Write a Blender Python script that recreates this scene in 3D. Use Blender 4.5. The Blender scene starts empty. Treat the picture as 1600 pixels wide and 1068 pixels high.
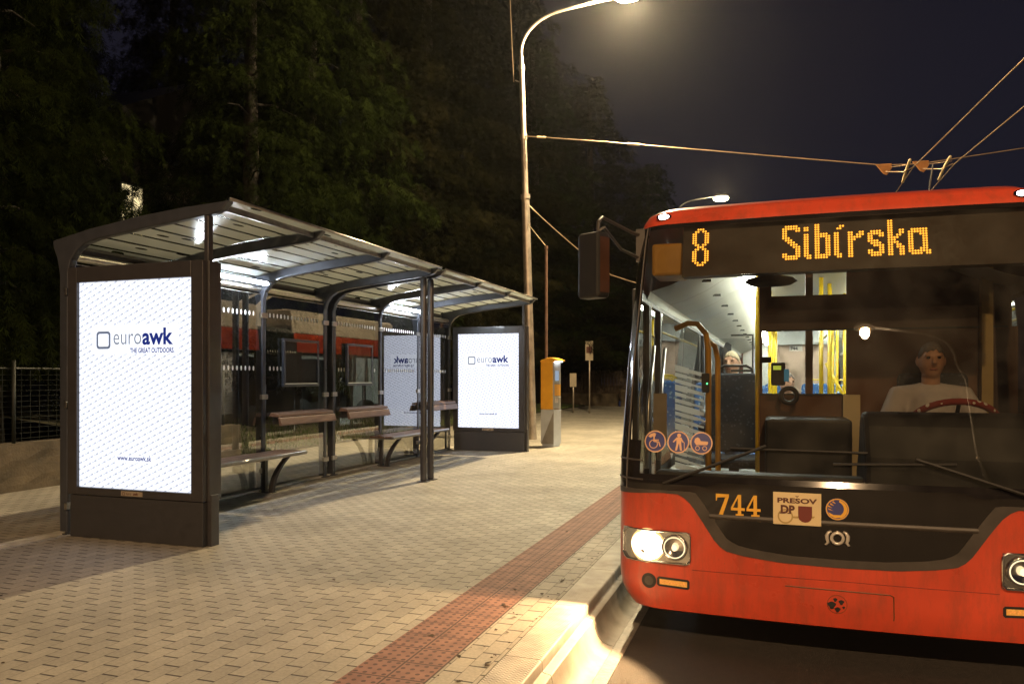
import bpy, math, random
from mathutils import Vector, Matrix
random.seed(7)
R = math.radians
C = bpy.context.scene.collection
sc = bpy.context.scene

# ------------------------------------------------------------------ camera, world, exposure
cam_d = bpy.data.cameras.new('camera'); cam = bpy.data.objects.new('camera', cam_d); C.objects.link(cam)
cam.location = (0, 0, 1.39); cam.rotation_euler = (R(90), 0, R(18.883))
cam_d.sensor_width = 36; cam_d.lens = 27.143; cam_d.shift_y = 0.0345
cam_d.clip_start = 0.05; cam_d.clip_end = 1000
sc.camera = cam
W = bpy.data.worlds.new('World'); sc.world = W; W.use_nodes = True
wn = W.node_tree.nodes; wl = W.node_tree.links
wn.clear()
wo = wn.new('ShaderNodeOutputWorld'); bg = wn.new('ShaderNodeBackground')
tc = wn.new('ShaderNodeTexCoord'); sx = wn.new('ShaderNodeSeparateXYZ'); cr = wn.new('ShaderNodeValToRGB')
wl.new(tc.outputs['Generated'], sx.inputs[0]); wl.new(sx.outputs['Z'], cr.inputs[0])
cr.color_ramp.elements[0].position = 0.0; cr.color_ramp.elements[0].color = (.0110, .0105, .0180, 1)
cr.color_ramp.elements[1].position = 0.7; cr.color_ramp.elements[1].color = (.0062, .0058, .0105, 1)
wl.new(cr.outputs[0], bg.inputs[0]); bg.inputs[1].default_value = 1.0
wl.new(bg.outputs[0], wo.inputs[0])
sc.view_settings.view_transform = 'Standard'; sc.view_settings.look = 'None'
sc.view_settings.exposure = 0.10; sc.view_settings.gamma = 1
sc.render.engine = 'CYCLES'
cy = sc.cycles
cy.use_denoising = True
cy.max_bounces = 9; cy.transparent_max_bounces = 24; cy.glossy_bounces = 5; cy.diffuse_bounces = 3
cy.sample_clamp_indirect = 4; cy.caustics_reflective = False; cy.caustics_refractive = False

# ------------------------------------------------------------------ materials
def new_mat(name):
    m = bpy.data.materials.new(name); m.use_nodes = True
    return m, m.node_tree.nodes, m.node_tree.links

def setin(n, k, v):
    if k in n.inputs: n.inputs[k].default_value = v

def pbr(name, col, rough=.5, metal=0., var=.15, vscale=6., bump=.0, bscale=60., coat=0., emis=None, estr=0., rvar=.12):
    m, N, L = new_mat(name)
    b = N['Principled BSDF']
    setin(b, 'Roughness', rough); setin(b, 'Metallic', metal); setin(b, 'Coat Weight', coat); setin(b, 'Coat Roughness', .06)
    tcn = N.new('ShaderNodeTexCoord')
    ns = N.new('ShaderNodeTexNoise'); ns.inputs['Scale'].default_value = vscale; ns.inputs['Detail'].default_value = 6
    L.new(tcn.outputs['Object'], ns.inputs['Vector'])
    rp = N.new('ShaderNodeValToRGB')
    rp.color_ramp.elements[0].position = .3; rp.color_ramp.elements[1].position = .7
    rp.color_ramp.elements[0].color = tuple(c * (1 - var) for c in col) + (1,)
    rp.color_ramp.elements[1].color = tuple(min(1, c * (1 + var)) for c in col) + (1,)
    L.new(ns.outputs[0], rp.inputs[0]); L.new(rp.outputs[0], b.inputs['Base Color'])
    mr = N.new('ShaderNodeMapRange'); mr.inputs[3].default_value = max(.02, rough - rvar); mr.inputs[4].default_value = min(1, rough + rvar)
    L.new(ns.outputs[0], mr.inputs[0]); L.new(mr.outputs[0], b.inputs['Roughness'])
    if bump > 0:
        n2 = N.new('ShaderNodeTexNoise'); n2.inputs['Scale'].default_value = bscale; n2.inputs['Detail'].default_value = 5
        L.new(tcn.outputs['Object'], n2.inputs['Vector'])
        bp = N.new('ShaderNodeBump'); bp.inputs['Strength'].default_value = bump; bp.inputs['Distance'].default_value = .01
        L.new(n2.outputs[0], bp.inputs['Height']); L.new(bp.outputs[0], b.inputs['Normal'])
    if emis:
        setin(b, 'Emission Color', tuple(emis) + (1,)); setin(b, 'Emission Strength', estr)
    return m

def emit(name, col, s):
    m, N, L = new_mat(name); N.clear()
    o = N.new('ShaderNodeOutputMaterial'); e = N.new('ShaderNodeEmission')
    e.inputs[0].default_value = tuple(col) + (1,); e.inputs[1].default_value = s
    L.new(e.outputs[0], o.inputs[0]); return m

def thin_glass(name, tint=(.8, .85, .82), ior=1.5, rough=.0, boost=1.0, dirt_veil=0.0):
    m, N, L = new_mat(name); N.clear()
    o = N.new('ShaderNodeOutputMaterial'); mx = N.new('ShaderNodeMixShader')
    t = N.new('ShaderNodeBsdfTransparent'); g = N.new('ShaderNodeBsdfGlossy'); fr = N.new('ShaderNodeFresnel')
    t.inputs[0].default_value = tuple(tint) + (1,); g.inputs['Roughness'].default_value = rough
    g.inputs[0].default_value = (.95, .97, 1, 1)
    fr.inputs[0].default_value = ior
    geo = N.new('ShaderNodeNewGeometry')      # same reflection seen from either face
    mulb = N.new('ShaderNodeMath'); mulb.operation = 'MULTIPLY'; mulb.inputs[1].default_value = boost; mulb.use_clamp = True
    # fresnel of a sheet: use facing-independent incidence
    lw = N.new('ShaderNodeLayerWeight'); lw.inputs[0].default_value = .5
    pw = N.new('ShaderNodeMath'); pw.operation = 'POWER'; pw.inputs[1].default_value = 4.2
    L.new(lw.outputs['Facing'], pw.inputs[0])
    ma = N.new('ShaderNodeMath'); ma.operation = 'MULTIPLY_ADD'; ma.inputs[1].default_value = .88; 
    f0 = ((ior - 1) / (ior + 1)) ** 2 * 2
    ma.inputs[2].default_value = f0
    L.new(pw.outputs[0], ma.inputs[0]); L.new(ma.outputs[0], mulb.inputs[0])
    L.new(mulb.outputs[0], mx.inputs[0])
    L.new(t.outputs[0], mx.inputs[1]); L.new(g.outputs[0], mx.inputs[2])
    last = mx
    if dirt_veil > 0:
        d = N.new('ShaderNodeBsdfDiffuse'); d.inputs[0].default_value = (.5, .48, .42, 1)
        ns = N.new('ShaderNodeTexNoise'); ns.inputs['Scale'].default_value = 5; ns.inputs['Detail'].default_value = 8
        tcn = N.new('ShaderNodeTexCoord'); L.new(tcn.outputs['Object'], ns.inputs['Vector'])
        mp = N.new('ShaderNodeMapRange'); mp.inputs[1].default_value = .35; mp.inputs[2].default_value = .8
        mp.inputs[3].default_value = dirt_veil * .3; mp.inputs[4].default_value = dirt_veil * 2.2
        L.new(ns.outputs[0], mp.inputs[0])
        m2 = N.new('ShaderNodeMixShader'); L.new(mp.outputs[0], m2.inputs[0])
        L.new(mx.outputs[0], m2.inputs[1]); L.new(d.outputs[0], m2.inputs[2]); last = m2
    L.new(last.outputs[0], o.inputs[0]); return m

def math_node(N, L, op, a, b=None, c=None):
    n = N.new('ShaderNodeMath'); n.operation = op
    for i, v in enumerate((a, b, c)):
        if v is None: continue
        if isinstance(v, (int, float)): n.inputs[i].default_value = v
        else: L.new(v, n.inputs[i])
    return n.outputs[0]

def paving_mat():
    m, N, L = new_mat('paving'); b = N['Principled BSDF']
    tcn = N.new('ShaderNodeTexCoord'); sp = N.new('ShaderNodeSeparateXYZ')
    L.new(tcn.outputs['Object'], sp.inputs[0])
    BL, BWD = .187, .0935
    vx = math_node(N, L, 'MULTIPLY_ADD', sp.outputs['X'], 1 / BWD, 400.0)
    col = math_node(N, L, 'FLOOR', vx); fx = math_node(N, L, 'FRACT', vx)
    off = math_node(N, L, 'MULTIPLY', math_node(N, L, 'MODULO', col, 2.0), .5)
    vy = math_node(N, L, 'ADD', math_node(N, L, 'MULTIPLY_ADD', sp.outputs['Y'], 1 / BL, 400.0), off)
    row = math_node(N, L, 'FLOOR', vy); fy = math_node(N, L, 'FRACT', vy)
    def edge(f, size, w0, w1):      # 0 in the joint, 1 on the stone
        d = math_node(N, L, 'SUBTRACT', .5, math_node(N, L, 'ABSOLUTE', math_node(N, L, 'SUBTRACT', f, .5)))
        m_ = N.new('ShaderNodeMapRange'); m_.interpolation_type = 'SMOOTHSTEP'; L.new(d, m_.inputs[0]); m_.inputs[1].default_value = w0 / size; m_.inputs[2].default_value = w1 / size
        return m_.outputs[0]
    ex = edge(fx, BWD, .0004, .0026); ey = edge(fy, BL, .0034, .0072)  # cross joints drawn wider and darker, chamfer shade put into the colour
    cid = N.new('ShaderNodeCombineXYZ'); L.new(col, cid.inputs[0]); L.new(row, cid.inputs[1])
    wn_ = N.new('ShaderNodeTexWhiteNoise'); wn_.noise_dimensions = '2D'; L.new(cid.outputs[0], wn_.inputs['Vector'])
    stone = N.new('ShaderNodeValToRGB'); L.new(wn_.outputs['Value'], stone.inputs[0])
    stone.color_ramp.elements[0].color = (.285, .26, .215, 1); stone.color_ramp.elements[1].color = (.35, .318, .262, 1)
    jt = math_node(N, L, 'MULTIPLY', math_node(N, L, 'MULTIPLY_ADD', ex, .55, .45), ey)
    jmix = N.new('ShaderNodeMixRGB'); L.new(jt, jmix.inputs[0]); jmix.inputs[1].default_value = (.020, .012, .008, 1); L.new(stone.outputs[0], jmix.inputs[2])
    ns = N.new('ShaderNodeTexNoise'); ns.inputs['Scale'].default_value = .9; ns.inputs['Detail'].default_value = 9; ns.inputs['Roughness'].default_value = .62
    L.new(tcn.outputs['Object'], ns.inputs['Vector'])
    fine = N.new('ShaderNodeTexNoise'); fine.inputs['Scale'].default_value = 55; fine.inputs['Detail'].default_value = 4
    L.new(tcn.outputs['Object'], fine.inputs['Vector'])
    mr = N.new('ShaderNodeMapRange'); mr.inputs[1].default_value = .3; mr.inputs[2].default_value = .72; mr.inputs[3].default_value = .62; mr.inputs[4].default_value = 1.12
    L.new(ns.outputs[0], mr.inputs[0])
    mr2 = N.new('ShaderNodeMapRange'); mr2.inputs[1].default_value = .3; mr2.inputs[2].default_value = .7; mr2.inputs[3].default_value = .86; mr2.inputs[4].default_value = 1.12
    L.new(fine.outputs[0], mr2.inputs[0])
    k = math_node(N, L, 'MULTIPLY', mr.outputs[0], mr2.outputs[0])
    # a few dark spots (chewing gum, droppings)
    vo = N.new('ShaderNodeTexVoronoi'); vo.inputs['Scale'].default_value = 1.7; L.new(tcn.outputs['Object'], vo.inputs['Vector'])
    spot = math_node(N, L, 'GREATER_THAN', vo.outputs['Distance'], .022)
    spot = math_node(N, L, 'MULTIPLY_ADD', spot, .7, .3)
    k = math_node(N, L, 'MULTIPLY', k, spot)
    mx = N.new('ShaderNodeVectorMath'); mx.operation = 'SCALE'; L.new(jmix.outputs[0], mx.inputs[0]); L.new(k, mx.inputs['Scale'])
    L.new(mx.outputs[0], b.inputs['Base Color'])
    b.inputs['Roughness'].default_value = .72
    h = math_node(N, L, 'MINIMUM', math_node(N, L, 'MULTIPLY_ADD', ex, .5, .5), ey)
    h = math_node(N, L, 'MULTIPLY_ADD', fine.outputs[0], .14, h)
    h = math_node(N, L, 'MULTIPLY_ADD', wn_.outputs['Value'], .22, h)
    # each stone sits at a slightly different height
    bp = N.new('ShaderNodeBump'); bp.inputs['Strength'].default_value = .9; bp.inputs['Distance'].default_value = .006
    L.new(h, bp.inputs['Height']); L.new(bp.outputs[0], b.inputs['Normal'])
    return m

def dots_mat(name, c1, c2, cell, rad, dot_shade, bump):
    """square tiles with a grid of small bosses"""
    m, N, L = new_mat(name); b = N['Principled BSDF']
    tcn = N.new('ShaderNodeTexCoord'); sp = N.new('ShaderNodeSeparateXYZ'); L.new(tcn.outputs['Object'], sp.inputs[0])
    def fr(o, s, off=0):
        v = math_node(N, L, 'MULTIPLY_ADD', o, 1 / s, off)
        return math_node(N, L, 'FRACT', v)
    fx = fr(sp.outputs['X'], cell, 100.25); fy = fr(sp.outputs['Y'], cell, 100.)
    dx = math_node(N, L, 'SUBTRACT', fx, .5); dy = math_node(N, L, 'SUBTRACT', fy, .5)
    d2 = math_node(N, L, 'ADD', math_node(N, L, 'MULTIPLY', dx, dx), math_node(N, L, 'MULTIPLY', dy, dy))
    d = math_node(N, L, 'SQRT', d2)
    dot = math_node(N, L, 'LESS_THAN', d, rad)
    tx = fr(sp.outputs['X'], .2, 100.56); ty = fr(sp.outputs['Y'], .2, 100.0)
    ex = math_node(N, L, 'GREATER_THAN', math_node(N, L, 'ABSOLUTE', math_node(N, L, 'SUBTRACT', tx, .5)), .474)
    ey = math_node(N, L, 'GREATER_THAN', math_node(N, L, 'ABSOLUTE', math_node(N, L, 'SUBTRACT', ty, .5)), .474)
    gap = math_node(N, L, 'MAXIMUM', ex, ey)
    ns = N.new('ShaderNodeTexNoise'); ns.inputs['Scale'].default_value = 9; ns.inputs['Detail'].default_value = 8; L.new(tcn.outputs['Object'], ns.inputs['Vector'])
    rp = N.new('ShaderNodeValToRGB'); rp.color_ramp.elements[0].position = .3; rp.color_ramp.elements[1].position = .7
    rp.color_ramp.elements[0].color = c1 + (1,); rp.color_ramp.elements[1].color = c2 + (1,)
    L.new(ns.outputs[0], rp.inputs[0])
    m1 = N.new('ShaderNodeMixRGB'); L.new(dot, m1.inputs[0]); L.new(rp.outputs[0], m1.inputs[1]); m1.inputs[2].default_value = dot_shade + (1,)  # darker dot colour carries the shading of the relief
    m2 = N.new('ShaderNodeMixRGB'); L.new(gap, m2.inputs[0]); L.new(m1.outputs[0], m2.inputs[1]); m2.inputs[2].default_value = (.05, .02, .012, 1)
    L.new(m2.outputs[0], b.inputs['Base Color']); b.inputs['Roughness'].default_value = .75
    hh = math_node(N, L, 'MULTIPLY_ADD', gap, -1.5, math_node(N, L, 'MULTIPLY', dot, bump))
    bp = N.new('ShaderNodeBump'); bp.inputs['Strength'].default_value = .8; bp.inputs['Distance'].default_value = .004
    L.new(hh, bp.inputs['Height']); L.new(bp.outputs[0], b.inputs['Normal'])
    return m

def kerb_mat():
    m, N, L = new_mat('kerb_concrete'); b = N['Principled BSDF']
    tcn = N.new('ShaderNodeTexCoord')
    mp = N.new('ShaderNodeMapping'); mp.inputs['Rotation'].default_value = (0, 0, R(0)); L.new(tcn.outputs['Object'], mp.inputs[0])
    wv = N.new('ShaderNodeTexWave'); wv.bands_direction = 'Y'; wv.inputs['Scale'].default_value = 14; wv.inputs['Distortion'].default_value = 0
    # chevron ridges
    sp = N.new('ShaderNodeSeparateXYZ'); L.new(mp.outputs[0], sp.inputs[0])
    zig = math_node(N, L, 'PINGPONG', sp.outputs['X'], .016)
    yy = math_node(N, L, 'ADD', sp.outputs['Y'], math_node(N, L, 'MULTIPLY', zig, .8))
    rid = math_node(N, L, 'PINGPONG', yy, .011)
    rid = math_node(N, L, 'MULTIPLY', rid, 90)
    gz = N.new('ShaderNodeNewGeometry'); gs = N.new('ShaderNodeSeparateXYZ'); L.new(gz.outputs['Normal'], gs.inputs[0])
    up = math_node(N, L, 'GREATER_THAN', gs.outputs['Z'], .95)
    top = math_node(N, L, 'GREATER_THAN', sp.outputs['Z'], -.004)
    rid = math_node(N, L, 'MULTIPLY', math_node(N, L, 'MULTIPLY', rid, up), top)
    ns = N.new('ShaderNodeTexNoise'); ns.inputs['Scale'].default_value = 7; ns.inputs['Detail'].default_value = 9; L.new(tcn.outputs['Object'], ns.inputs['Vector'])
    rp = N.new('ShaderNodeValToRGB'); rp.color_ramp.elements[0].position = .3; rp.color_ramp.elements[1].position = .72
    rp.color_ramp.elements[0].color = (.25, .225, .19, 1); rp.color_ramp.elements[1].color = (.42, .39, .34, 1)
    L.new(ns.outputs[0], rp.inputs[0])
    sc_ = N.new('ShaderNodeVectorMath'); sc_.operation = 'SCALE'; L.new(rp.outputs[0], sc_.inputs[0])
    L.new(math_node(N, L, 'MULTIPLY_ADD', rid, .3, .85), sc_.inputs['Scale'])
    L.new(sc_.outputs[0], b.inputs['Base Color']); b.inputs['Roughness'].default_value = .6
    h = math_node(N, L, 'MULTIPLY_ADD', ns.outputs[0], .3, rid)
    bp = N.new('ShaderNodeBump'); bp.inputs['Strength'].default_value = .7; bp.inputs['Distance'].default_value = .004
    L.new(h, bp.inputs['Height']); L.new(bp.outputs[0], b.inputs['Normal'])
    return m

def poster_mat():
    m, N, L = new_mat('backlit_poster'); N.clear()
    o = N.new('ShaderNodeOutputMaterial'); e = N.new('ShaderNodeEmission')
    tcn = N.new('ShaderNodeTexCoord'); mp = N.new('ShaderNodeMapping')
    mp.inputs['Rotation'].default_value = (0, R(24), 0)
    L.new(tcn.outputs['Object'], mp.inputs[0]); sp = N.new('ShaderNodeSeparateXYZ'); L.new(mp.outputs[0], sp.inputs[0])
    PU, PV = .066, .047
    v = math_node(N, L, 'MULTIPLY_ADD', sp.outputs['Z'], 1 / PV, 200)
    row = math_node(N, L, 'FLOOR', v)
    stag = math_node(N, L, 'MULTIPLY', row, .37)
    u = math_node(N, L, 'ADD', math_node(N, L, 'MULTIPLY_ADD', sp.outputs['X'], 1 / PU, 200), stag)
    fu = math_node(N, L, 'FRACT', u); fv = math_node(N, L, 'FRACT', v)
    def band(x, a, b_):
        return math_node(N, L, 'MULTIPLY', math_node(N, L, 'GREATER_THAN', x, a), math_node(N, L, 'LESS_THAN', x, b_))
    dark = math_node(N, L, 'MULTIPLY', band(fu, .52, .92), band(fv, .36, .66))
    pale = math_node(N, L, 'MULTIPLY', band(fu, .08, .5), band(fv, .43, .57))
    ns = N.new('ShaderNodeTexNoise'); ns.inputs['Scale'].default_value = 70; L.new(tcn.outputs['Object'], ns.inputs['Vector'])
    dark = math_node(N, L, 'MULTIPLY', dark, math_node(N, L, 'MULTIPLY_ADD', ns.outputs[0], .8, .45))
    m1 = N.new('ShaderNodeMixRGB'); m1.inputs[1].default_value = (.86, .88, .99, 1); m1.inputs[2].default_value = (.50, .52, .60, 1); L.new(pale, m1.inputs[0])
    m2 = N.new('ShaderNodeMixRGB'); L.new(dark, m2.inputs[0]); L.new(m1.outputs[0], m2.inputs[1]); m2.inputs[2].default_value = (.37, .38, .43, 1)
    L.new(m2.outputs[0], e.inputs[0]); e.inputs[1].default_value = AD
    L.new(e.outputs[0], o.inputs[0]); return m

def roof_mat():
    """printed roof sheet: milky bands along the shelter, clear gaps between them"""
    m, N, L = new_mat('roof_sheet'); N.clear()
    o = N.new('ShaderNodeOutputMaterial')
    tcn = N.new('ShaderNodeTexCoord'); sp = N.new('ShaderNodeSeparateXYZ'); L.new(tcn.outputs['Object'], sp.inputs[0])
    f = math_node(N, L, 'FRACT', math_node(N, L, 'MULTIPLY', sp.outputs['X'], 1 / .235))
    gap = math_node(N, L, 'LESS_THAN', f, .17)
    vo = N.new('ShaderNodeTexVoronoi'); vo.inputs['Scale'].default_value = 1.6
    mpp = N.new('ShaderNodeMapping'); mpp.inputs['Scale'].default_value = (4.2, 1.2, 1); L.new(tcn.outputs['Object'], mpp.inputs[0]); L.new(mpp.outputs[0], vo.inputs['Vector'])
    op = math_node(N, L, 'GREATER_THAN', vo.outputs['Distance'], .16)
    mask = math_node(N, L, 'MULTIPLY', math_node(N, L, 'SUBTRACT', 1, gap), op)
    tl = N.new('ShaderNodeBsdfTranslucent'); tl.inputs[0].default_value = (.42, .47, .46, 1)
    df = N.new('ShaderNodeBsdfDiffuse'); df.inputs[0].default_value = (.52, .57, .57, 1)
    milk = N.new('ShaderNodeMixShader'); milk.inputs[0].default_value = .55; L.new(tl.outputs[0], milk.inputs[1]); L.new(df.outputs[0], milk.inputs[2])
    tr = N.new('ShaderNodeBsdfTransparent'); tr.inputs[0].default_value = (.75, .78, .72, 1)
    mx = N.new('ShaderNodeMixShader'); L.new(mask, mx.inputs[0]); L.new(tr.outputs[0], mx.inputs[1]); L.new(milk.outputs[0], mx.inputs[2])
    gl = N.new('ShaderNodeBsdfGlossy'); gl.inputs['Roughness'].default_value = .22
    lw = N.new('ShaderNodeLayerWeight'); lw.inputs[0].default_value = .5
    fr = math_node(N, L, 'MULTIPLY_ADD', math_node(N, L, 'POWER', lw.outputs['Facing'], 4.0), .6, .05)
    m3 = N.new('ShaderNodeMixShader'); L.new(fr, m3.inputs[0]); L.new(mx.outputs[0], m3.inputs[1]); L.new(gl.outputs[0], m3.inputs[2])
    L.new(m3.outputs[0], o.inputs[0]); return m

def wood_mat(name, a, b_):
    m, N, L = new_mat(name); b = N['Principled BSDF']
    tcn = N.new('ShaderNodeTexCoord'); mp = N.new('ShaderNodeMapping'); mp.inputs['Scale'].default_value = (30, 1.5, 30)
    L.new(tcn.outputs['Object'], mp.inputs[0]); ns = N.new('ShaderNodeTexNoise'); ns.inputs['Scale'].default_value = 3; ns.inputs['Detail'].default_value = 7
    L.new(mp.outputs[0], ns.inputs['Vector']); rp = N.new('ShaderNodeValToRGB')
    rp.color_ramp.elements[0].position = .3; rp.color_ramp.elements[1].position = .7
    rp.color_ramp.elements[0].color = a + (1,); rp.color_ramp.elements[1].color = b_ + (1,)
    L.new(ns.outputs[0], rp.inputs[0]); L.new(rp.outputs[0], b.inputs['Base Color']); b.inputs['Roughness'].default_value = .45
    bp = N.new('ShaderNodeBump'); bp.inputs['Strength'].default_value = .3; bp.inputs['Distance'].default_value = .002
    L.new(ns.outputs[0], bp.inputs['Height']); L.new(bp.outputs[0], b.inputs['Normal']); return m

def leaf_mat(name, a, b_):
    m, N, L = new_mat(name); N.clear()
    o = N.new('ShaderNodeOutputMaterial'); oi = N.new('ShaderNodeObjectInfo')
    tcn = N.new('ShaderNodeTexCoord'); ns = N.new('ShaderNodeTexNoise'); ns.inputs['Scale'].default_value = 1.3; ns.inputs['Detail'].default_value = 4
    L.new(tcn.outputs['Object'], ns.inputs['Vector']); rp = N.new('ShaderNodeValToRGB')
    rp.color_ramp.elements[0].position = .32; rp.color_ramp.elements[1].position = .66
    rp.color_ramp.elements[0].color = a + (1,); rp.color_ramp.elements[1].color = b_ + (1,)
    L.new(ns.outputs[0], rp.inputs[0])
    d = N.new('ShaderNodeBsdfDiffuse'); t = N.new('ShaderNodeBsdfTranslucent'); mx = N.new('ShaderNodeMixShader'); mx.inputs[0].default_value = .3
    L.new(rp.outputs[0], d.inputs[0]); L.new(rp.outputs[0], t.inputs[0]); L.new(d.outputs[0], mx.inputs[1]); L.new(t.outputs[0], mx.inputs[2])
    L.new(mx.outputs[0], o.inputs[0]); return m

def fabric_dots(name, base, dot, sc_=40):
    m, N, L = new_mat(name); b = N['Principled BSDF']
    tcn = N.new('ShaderNodeTexCoord'); vo = N.new('ShaderNodeTexVoronoi'); vo.inputs['Scale'].default_value = sc_
    L.new(tcn.outputs['Object'], vo.inputs['Vector'])
    k = math_node(N, L, 'LESS_THAN', vo.outputs['Distance'], .28)
    mx = N.new('ShaderNodeMixRGB'); L.new(k, mx.inputs[0]); mx.inputs[1].default_value = base + (1,); mx.inputs[2].default_value = dot + (1,)
    L.new(mx.outputs[0], b.inputs['Base Color']); b.inputs['Roughness'].default_value = .9; return m

AD = 1.4
M = {}
M['paving'] = paving_mat()
M['tactile'] = dots_mat('tactile_red', (.145, .064, .044), (.235, .108, .074), .05, .23, (.060, .024, .016), 1.6)
M['kerb'] = kerb_mat()
M['gutter'] = pbr('gutter_concrete', (.20, .18, .15), .42, var=.35, vscale=9, bump=.4, bscale=40)
M['asphalt'] = pbr('asphalt', (.036, .030, .026), .75, var=.3, vscale=30, bump=.8, bscale=220)
M['wall'] = pbr('weathered_concrete', (.085, .066, .042), .9, var=.45, vscale=3.2, bump=.7, bscale=30)
M['grass'] = pbr('grass_blades', (.06, .09, .02), .8, var=.4, vscale=3)
M['soil'] = pbr('soil', (.05, .045, .025), .95, var=.4, vscale=3, bump=.8, bscale=20)
M['anth'] = pbr('anthracite_paint', (.035, .033, .036), .36, var=.12, vscale=12, bump=.06, bscale=350, coat=.15)
M['anthtex'] = pbr('anthracite_textured', (.030, .029, .032), .55, var=.15, vscale=20, bump=.25, bscale=600)
M['steelblue'] = pbr('painted_steel', (.055, .06, .075), .33, metal=.35, var=.12, vscale=10, coat=.2)
M['alu'] = pbr('brushed_aluminium', (.45, .43, .40), .32, metal=1, var=.15, vscale=20)
M['galv'] = pbr('galvanised_steel', (.42, .36, .30), .48, metal=.75, var=.28, vscale=5, bump=.15, bscale=40)
M['wood'] = wood_mat('brown_slat', (.10, .055, .035), (.19, .115, .08))
M['roof'] = roof_mat()
M['glass'] = thin_glass('shelter_glass', (.84, .86, .82), 1.62, 0, 1.85, dirt_veil=.008)
M['clear'] = thin_glass('clear_lens', (.93, .95, .97), 1.45, 0, .8)
M['dots'] = emit('x', (1, 1, 1), 1); bpy.data.materials.remove(M['dots'])
M['dots'] = pbr('white_glass_print', (.78, .80, .80), .5, var=.05)
M['poster'] = poster_mat()
M['poster_clear'] = emit('backlit_poster_clear', (.90, .915, .99), AD)
M['ink_navy'] = emit('backlit_navy_ink', (.012, .022, .15), AD)
M['ink_grey'] = emit('backlit_grey_ink', (.16, .175, .21), AD)
M['ink_frame'] = emit('backlit_frame_ink', (.12, .135, .18), AD)
M['tube'] = emit('tube_light', (.84, .92, 1), 170)
M['lens'] = emit('street_lamp_lens', (1, .83, .50), 60)
M['sodium'] = emit('sodium_lamp_lens', (1, .42, .10), 28)
M['yellow'] = pbr('yellow_paint', (.72, .36, .03), .4, var=.08)
M['red'] = pbr('bus_red', (.58, .068, .030), .30, var=.17, vscale=2.2, coat=.5, bump=.03, bscale=8)
def add_grime(m, col, amount):
    N, L = m.node_tree.nodes, m.node_tree.links; b = N['Principled BSDF']; src = b.inputs['Base Color'].links[0].from_socket
    tcn = N.new('ShaderNodeTexCoord'); mp = N.new('ShaderNodeMapping'); mp.inputs['Scale'].default_value = (9, 9, 2.2); L.new(tcn.outputs['Object'], mp.inputs[0])
    ns = N.new('ShaderNodeTexNoise'); ns.inputs['Scale'].default_value = 1.6; ns.inputs['Detail'].default_value = 11; ns.inputs['Roughness'].default_value = .7; L.new(mp.outputs[0], ns.inputs['Vector'])
    mr = N.new('ShaderNodeMapRange'); mr.inputs[1].default_value = .46; mr.inputs[2].default_value = .78; mr.inputs[3].default_value = 0; mr.inputs[4].default_value = amount; L.new(ns.outputs[0], mr.inputs[0])
    vo = N.new('ShaderNodeTexVoronoi'); vo.inputs['Scale'].default_value = 16; L.new(tcn.outputs['Object'], vo.inputs['Vector'])
    chip = math_node(N, L, 'MULTIPLY', math_node(N, L, 'LESS_THAN', vo.outputs['Distance'], .045), .6)
    k = math_node(N, L, 'MAXIMUM', mr.outputs[0], chip)
    mx = N.new('ShaderNodeMixRGB'); L.new(k, mx.inputs[0]); L.new(src, mx.inputs[1]); mx.inputs[2].default_value = col + (1,); L.new(mx.outputs[0], b.inputs['Base Color'])
add_grime(M['red'], (.13, .060, .035), .55)
M['blackgloss'] = pbr('black_gloss', (.014, .012, .011), .10, var=.2, vscale=8, coat=.5, rvar=.05)
M['blackmat'] = pbr('black_plastic', (.014, .013, .012), .55, var=.2, vscale=15)
M['trim'] = pbr('dark_trim', (.05, .042, .036), .5, var=.25, vscale=10)
M['fairing'] = pbr('grey_white_fairing', (.33, .29, .25), .5, var=.06)
M['steelgrey'] = pbr('grey_steel_sheet', (.50, .53, .57), .45, metal=.25, var=.08)
M['pewter'] = pbr('cast_emblem', (.60, .56, .50), .3, metal=.35, var=.05)
M['white'] = pbr('white_paint', (.62, .58, .52), .45, var=.06)
M['screen'] = thin_glass('windscreen', (.50, .50, .46), 1.5, 0, .6, dirt_veil=.026)  # grime film raised so its colour also paints the veil of reflections
M['sideglass'] = thin_glass('bus_side_glass', (.42, .44, .42), 1.5, 0, .7)
M['panel'] = pbr('interior_panel', (.66, .66, .60), .45, var=.05)
M['panelgrey'] = pbr('interior_grey', (.33, .34, .33), .5, var=.1)
M['polyel'] = pbr('yellow_grab_pole', (.75, .50, .01), .3, var=.05, coat=.4)
M['ledbg'] = pbr('display_board', (.050, .026, .012), .5, var=.2, vscale=30)  # brown-orange base colour carries the amber glow of the lit display
M['led'] = emit('amber_led', (1, .37, .035), 4.2)
M['amber'] = pbr('amber_lens', (.75, .35, .06), .25, var=.2, vscale=120, emis=(1, .5, .12), estr=.18)
M['headl'] = emit('headlamp_glow', (1, .80, .50), 26)
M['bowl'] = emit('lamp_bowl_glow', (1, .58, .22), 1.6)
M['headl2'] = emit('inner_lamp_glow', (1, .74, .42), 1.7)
M['chrome'] = pbr('chrome', (.8, .76, .7), .12, metal=1, var=.1, rvar=.06)
M['marker'] = emit('marker_lamp', (1, .92, .97), 22)
M['gold'] = pbr('yellow_lettering', (.78, .42, .05), .45, var=.04)
M['cream'] = pbr('cream_plate', (.70, .56, .32), .45, var=.05)
M['maroon'] = pbr('maroon_print', (.16, .030, .022), .5, var=.05)
M['brownink'] = pbr('brown_print', (.10, .032, .022), .5, var=.05)
M['olive'] = pbr('olive_print', (.40, .28, .10), .5, var=.1)
M['navy'] = pbr('navy_sticker', (.05, .055, .20), .4, var=.05)
M['peach'] = pbr('peach_print', (.70, .42, .25), .5, var=.05)
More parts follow.
